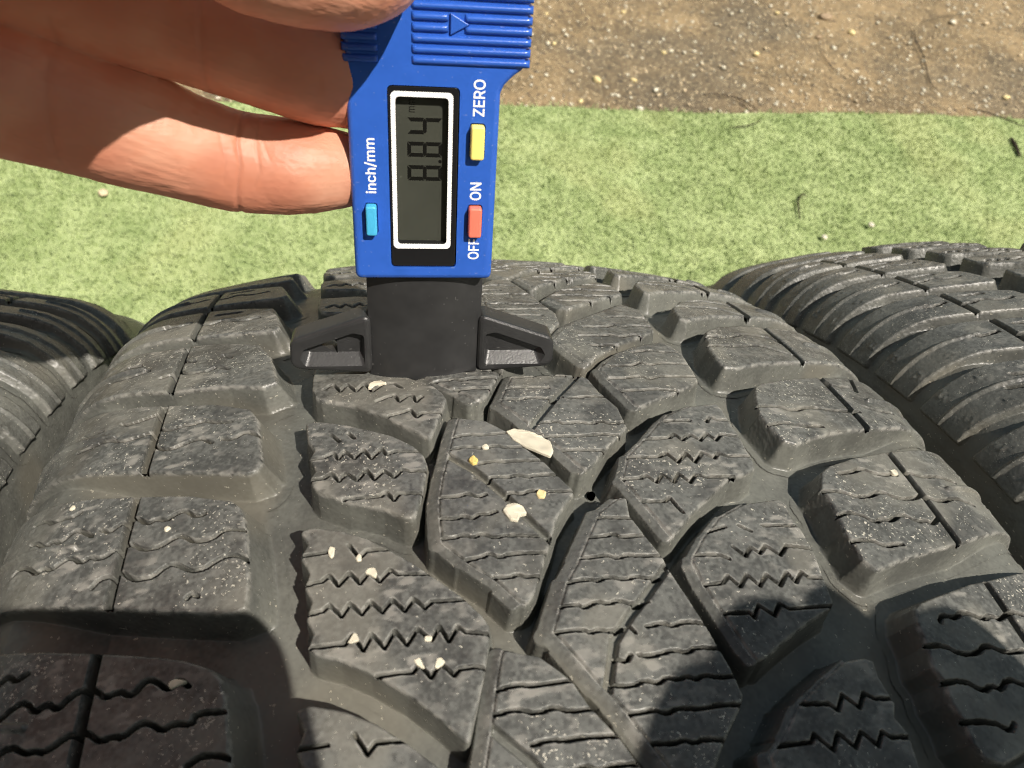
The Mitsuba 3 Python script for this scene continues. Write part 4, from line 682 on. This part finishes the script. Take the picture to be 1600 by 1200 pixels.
def left_hand():
    parts = [limb(LOWER), limb(UPPER), limb(THUMB)]
    parts.append(limb([(-88, 52, 30, 8, 8), (-104, 50, 24, 10, 9.5), (-119, 56, 20, 11, 10.5), (-130, 70, 26, 12, 12)]))          # ring and little finger, curled into the palm
    parts.append(limb([(-92, 40, 40, 7, 7), (-106, 38, 34, 8.5, 8.5), (-122, 44, 30, 9.5, 9.5), (-136, 60, 32, 11, 11)]))
    parts.append(ball_hull([(-114, 83, 25, 13), (-114, 97, 26, 14), (-130, 66, 30, 12), (-112, 105, 26, 17), (-166, 104, 60, 20), (-160, 84, 56, 18)]))
    parts.append(limb([(-150, 97, 50, 24, 19), (-172, 98, 66, 24, 19), (-200, 92, 92, 27, 23), (-250, 78, 150, 34, 32), (-310, 60, 230, 40, 38)]))
    u = m3.Manifold.batch_boolean(parts, m3.OpType.Add).refine_to_length(2.4)
    m = to_trimesh(u); m.merge_vertices()
    trimesh.smoothing.filter_taubin(m, lamb=0.5, nu=0.52, iterations=14)
    u = solid(m)
    V = np.array(m.vertices); F = np.array(m.faces)
    # finer skin where the photo looks at it
    for lim in (1.3, 0.75):
        e = np.max(np.linalg.norm(V[F] - V[np.roll(F, -1, 1)], axis=2), axis=1)
        c = V[F].mean(1); sel = (e > lim) & (c[:, 0] > -78) & (c[:, 1] < 92) & (c[:, 2] > -8)
        V, F = trimesh.remesh.subdivide(V, F, np.where(sel)[0])[:2]
        t = trimesh.Trimesh(V, F, process=False); t.merge_vertices(); V, F = np.array(t.vertices), np.array(t.faces)
    t = trimesh.Trimesh(V, F, process=False); N = np.array(t.vertex_normals)
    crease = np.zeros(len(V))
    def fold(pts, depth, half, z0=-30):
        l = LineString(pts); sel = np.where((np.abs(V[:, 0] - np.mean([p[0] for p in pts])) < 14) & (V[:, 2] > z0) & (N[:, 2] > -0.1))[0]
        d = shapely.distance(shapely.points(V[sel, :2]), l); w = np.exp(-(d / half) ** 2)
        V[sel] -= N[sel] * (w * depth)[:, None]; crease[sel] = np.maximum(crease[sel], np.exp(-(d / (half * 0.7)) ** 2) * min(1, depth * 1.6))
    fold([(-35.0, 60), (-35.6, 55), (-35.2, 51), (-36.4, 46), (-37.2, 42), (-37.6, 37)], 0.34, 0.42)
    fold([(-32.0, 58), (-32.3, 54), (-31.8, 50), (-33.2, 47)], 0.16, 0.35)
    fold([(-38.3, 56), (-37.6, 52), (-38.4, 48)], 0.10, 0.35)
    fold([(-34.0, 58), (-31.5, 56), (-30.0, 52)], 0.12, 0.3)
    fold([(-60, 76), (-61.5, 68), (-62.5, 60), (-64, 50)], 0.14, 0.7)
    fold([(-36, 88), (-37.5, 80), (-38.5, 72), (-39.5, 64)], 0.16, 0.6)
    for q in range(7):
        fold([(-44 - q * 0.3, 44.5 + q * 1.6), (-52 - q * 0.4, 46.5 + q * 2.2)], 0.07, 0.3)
    # soft pads
    for (x, y, r, h) in ((-25, 47.5, 6, 0.9), (-47, 52, 6.5, 0.7)):
        w = np.exp(-((V[:, 0] - x) ** 2 + (V[:, 1] - y) ** 2) / r ** 2) * (N[:, 2] > 0) * np.clip(N[:, 2], 0, 1)
        V += N * (w * h)[:, None]
    V += N * ((meshkit.fbm(V * 0.35, 3, 4) - 0.5) * 0.35)[:, None]
    m = in_gauge(trimesh.Trimesh(V, F, process=False))
    return m, np.stack([np.clip(crease, 0, 1), np.zeros(len(V))], 1)
def build_person():
    p = thing('person', 'bare hand reaching in from the left, thumb and two fingers gripping the blue gauge', 'person')
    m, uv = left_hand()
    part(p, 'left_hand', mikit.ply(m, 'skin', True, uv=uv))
    part(p, 'unseen_jacket', mikit.ply(unseen_jacket(), 'jacket_cloth', 40), 'unseen dark torso and both sleeves, added to hold back skylight')
    part(p, 'unseen_head', mikit.ply(unseen_head(), 'skin', True))
    part(p, 'unseen_right_hand', mikit.ply(unseen_right_hand(), 'skin', True), 'unseen right hand and forearm added to cast the lower right shadow')
    return p
# camera frame for the unseen handset and right hand added as shadow casters, mm axes right / up / forward
HOLD = T4([[0.979, 0.0515, 0.1974, -0.0392], [-0.1641, 0.7739, 0.6117, -0.0116], [0.1212, 0.6313, -0.766, 0.4516], [0, 0, 0, 1]]) @ T4().scale(0.001)
HM = np.array(HOLD.matrix)
def held(m): return trimesh.Trimesh(np.asarray(m.vertices) @ HM[:3, :3].T + HM[:3, 3], np.asarray(m.faces), process=False)
def unseen_right_hand():  # out of view; shaped and placed to cast the lower right shadow
    parts = [ball_hull([(118, -38, -40, 22), (165, -34, -42, 22), (170, -85, -50, 24), (128, -90, -50, 24)])]
    for x, y in ((104, -22), (122, -12), (142, -9), (162, -14)):
        parts.append(limb([(x, y - 44, -12, 8, 8), (x - 1, y - 20, -4, 9, 9), (x, y - 4, -14, 10, 10), (x + 2, y - 8, -34, 10.5, 10.5), (x + 4, y - 36, -44, 11, 11)]))
    parts.append(limb([(82, -40, -18, 8, 8), (96, -52, -22, 10, 10), (116, -72, -36, 13, 13), (134, -92, -46, 15, 15)]))
    parts.append(limb([(148, -80, -50, 28, 20), (160, -130, -62, 27, 20), (185, -200, -100, 34, 30), (225, -300, -170, 42, 40)]))
    m = to_trimesh(m3.Manifold.batch_boolean(parts, m3.OpType.Add).refine_to_length(6)); m.merge_vertices()
    trimesh.smoothing.filter_taubin(m, iterations=12); m.apply_translation([9, 3, 0])
    return held(m)
def build_unseen_phone():  # out of view; placed and sized to cast the lower left shadow
    k = thing('phone', 'unseen dark handset added behind the camera to cast the lower left shadow', 'phone')
    part(k, 'case', mikit.ply(held(rounded_prism(rbox(-110, 43, -80, -5, 10), -21, -13, 1.5, 1.5, 1.5)), 'phone_case', 30))
    part(k, 'lens', mikit.ply(held(trimesh.creation.cylinder(6.5, 3, sections=32).apply_translation([20, -22, -12])), 'glossy_black', 30))
def unseen_jacket():  # unseen body behind the camera, added to hold back skylight
    """Torso bent over the tyres and both sleeves, in metres."""
    H = lambda *b: m3.Manifold.batch_hull([m3.Manifold.sphere(r, 32).translate(c) for *c, r in b])
    torso = H((-0.30, -0.60, 0.78, 0.075), (0.04, -0.60, 0.78, 0.075), (-0.25, -0.72, 0.30, 0.12), (0.0, -0.72, 0.30, 0.12), (-0.13, -0.56, 0.62, 0.12))
    left = m3.Manifold.batch_boolean([H((-0.30, -0.60, 0.78, 0.07), (-0.40, -0.34, 0.50, 0.058)), H((-0.40, -0.34, 0.50, 0.058), (-0.315, -0.115, 0.444, 0.046))], m3.OpType.Add)
    right = m3.Manifold.batch_boolean([H((0.04, -0.60, 0.78, 0.07), (0.20, -0.42, 0.50, 0.058)), H((0.20, -0.42, 0.50, 0.058), (0.125, -0.235, 0.47, 0.046))], m3.OpType.Add)
    m = to_trimesh((torso + left + right).refine_to_length(0.03)); m.merge_vertices(); trimesh.smoothing.filter_taubin(m, iterations=6)
    return m
def unseen_head():  # also out of view, added with the torso to dim the ambient light
    H = lambda *b: m3.Manifold.batch_hull([m3.Manifold.sphere(r, 32).translate(c) for *c, r in b])
    s = H((-0.13, -0.52, 0.93, 0.085), (-0.13, -0.55, 0.97, 0.085), (-0.13, -0.46, 0.86, 0.045)) + H((-0.13, -0.57, 0.82, 0.055), (-0.13, -0.55, 0.92, 0.055)) + H((-0.13, -0.425, 0.895, 0.012), (-0.13, -0.435, 0.93, 0.01))
    for e in (-1, 1): s = s + H((-0.13 + e * 0.085, -0.54, 0.93, 0.014), (-0.13 + e * 0.085, -0.55, 0.96, 0.016))
    m = to_trimesh(s.refine_to_length(0.012)); m.merge_vertices(); trimesh.smoothing.filter_taubin(m, iterations=8)
    return m

build_person()
build_unseen_phone()
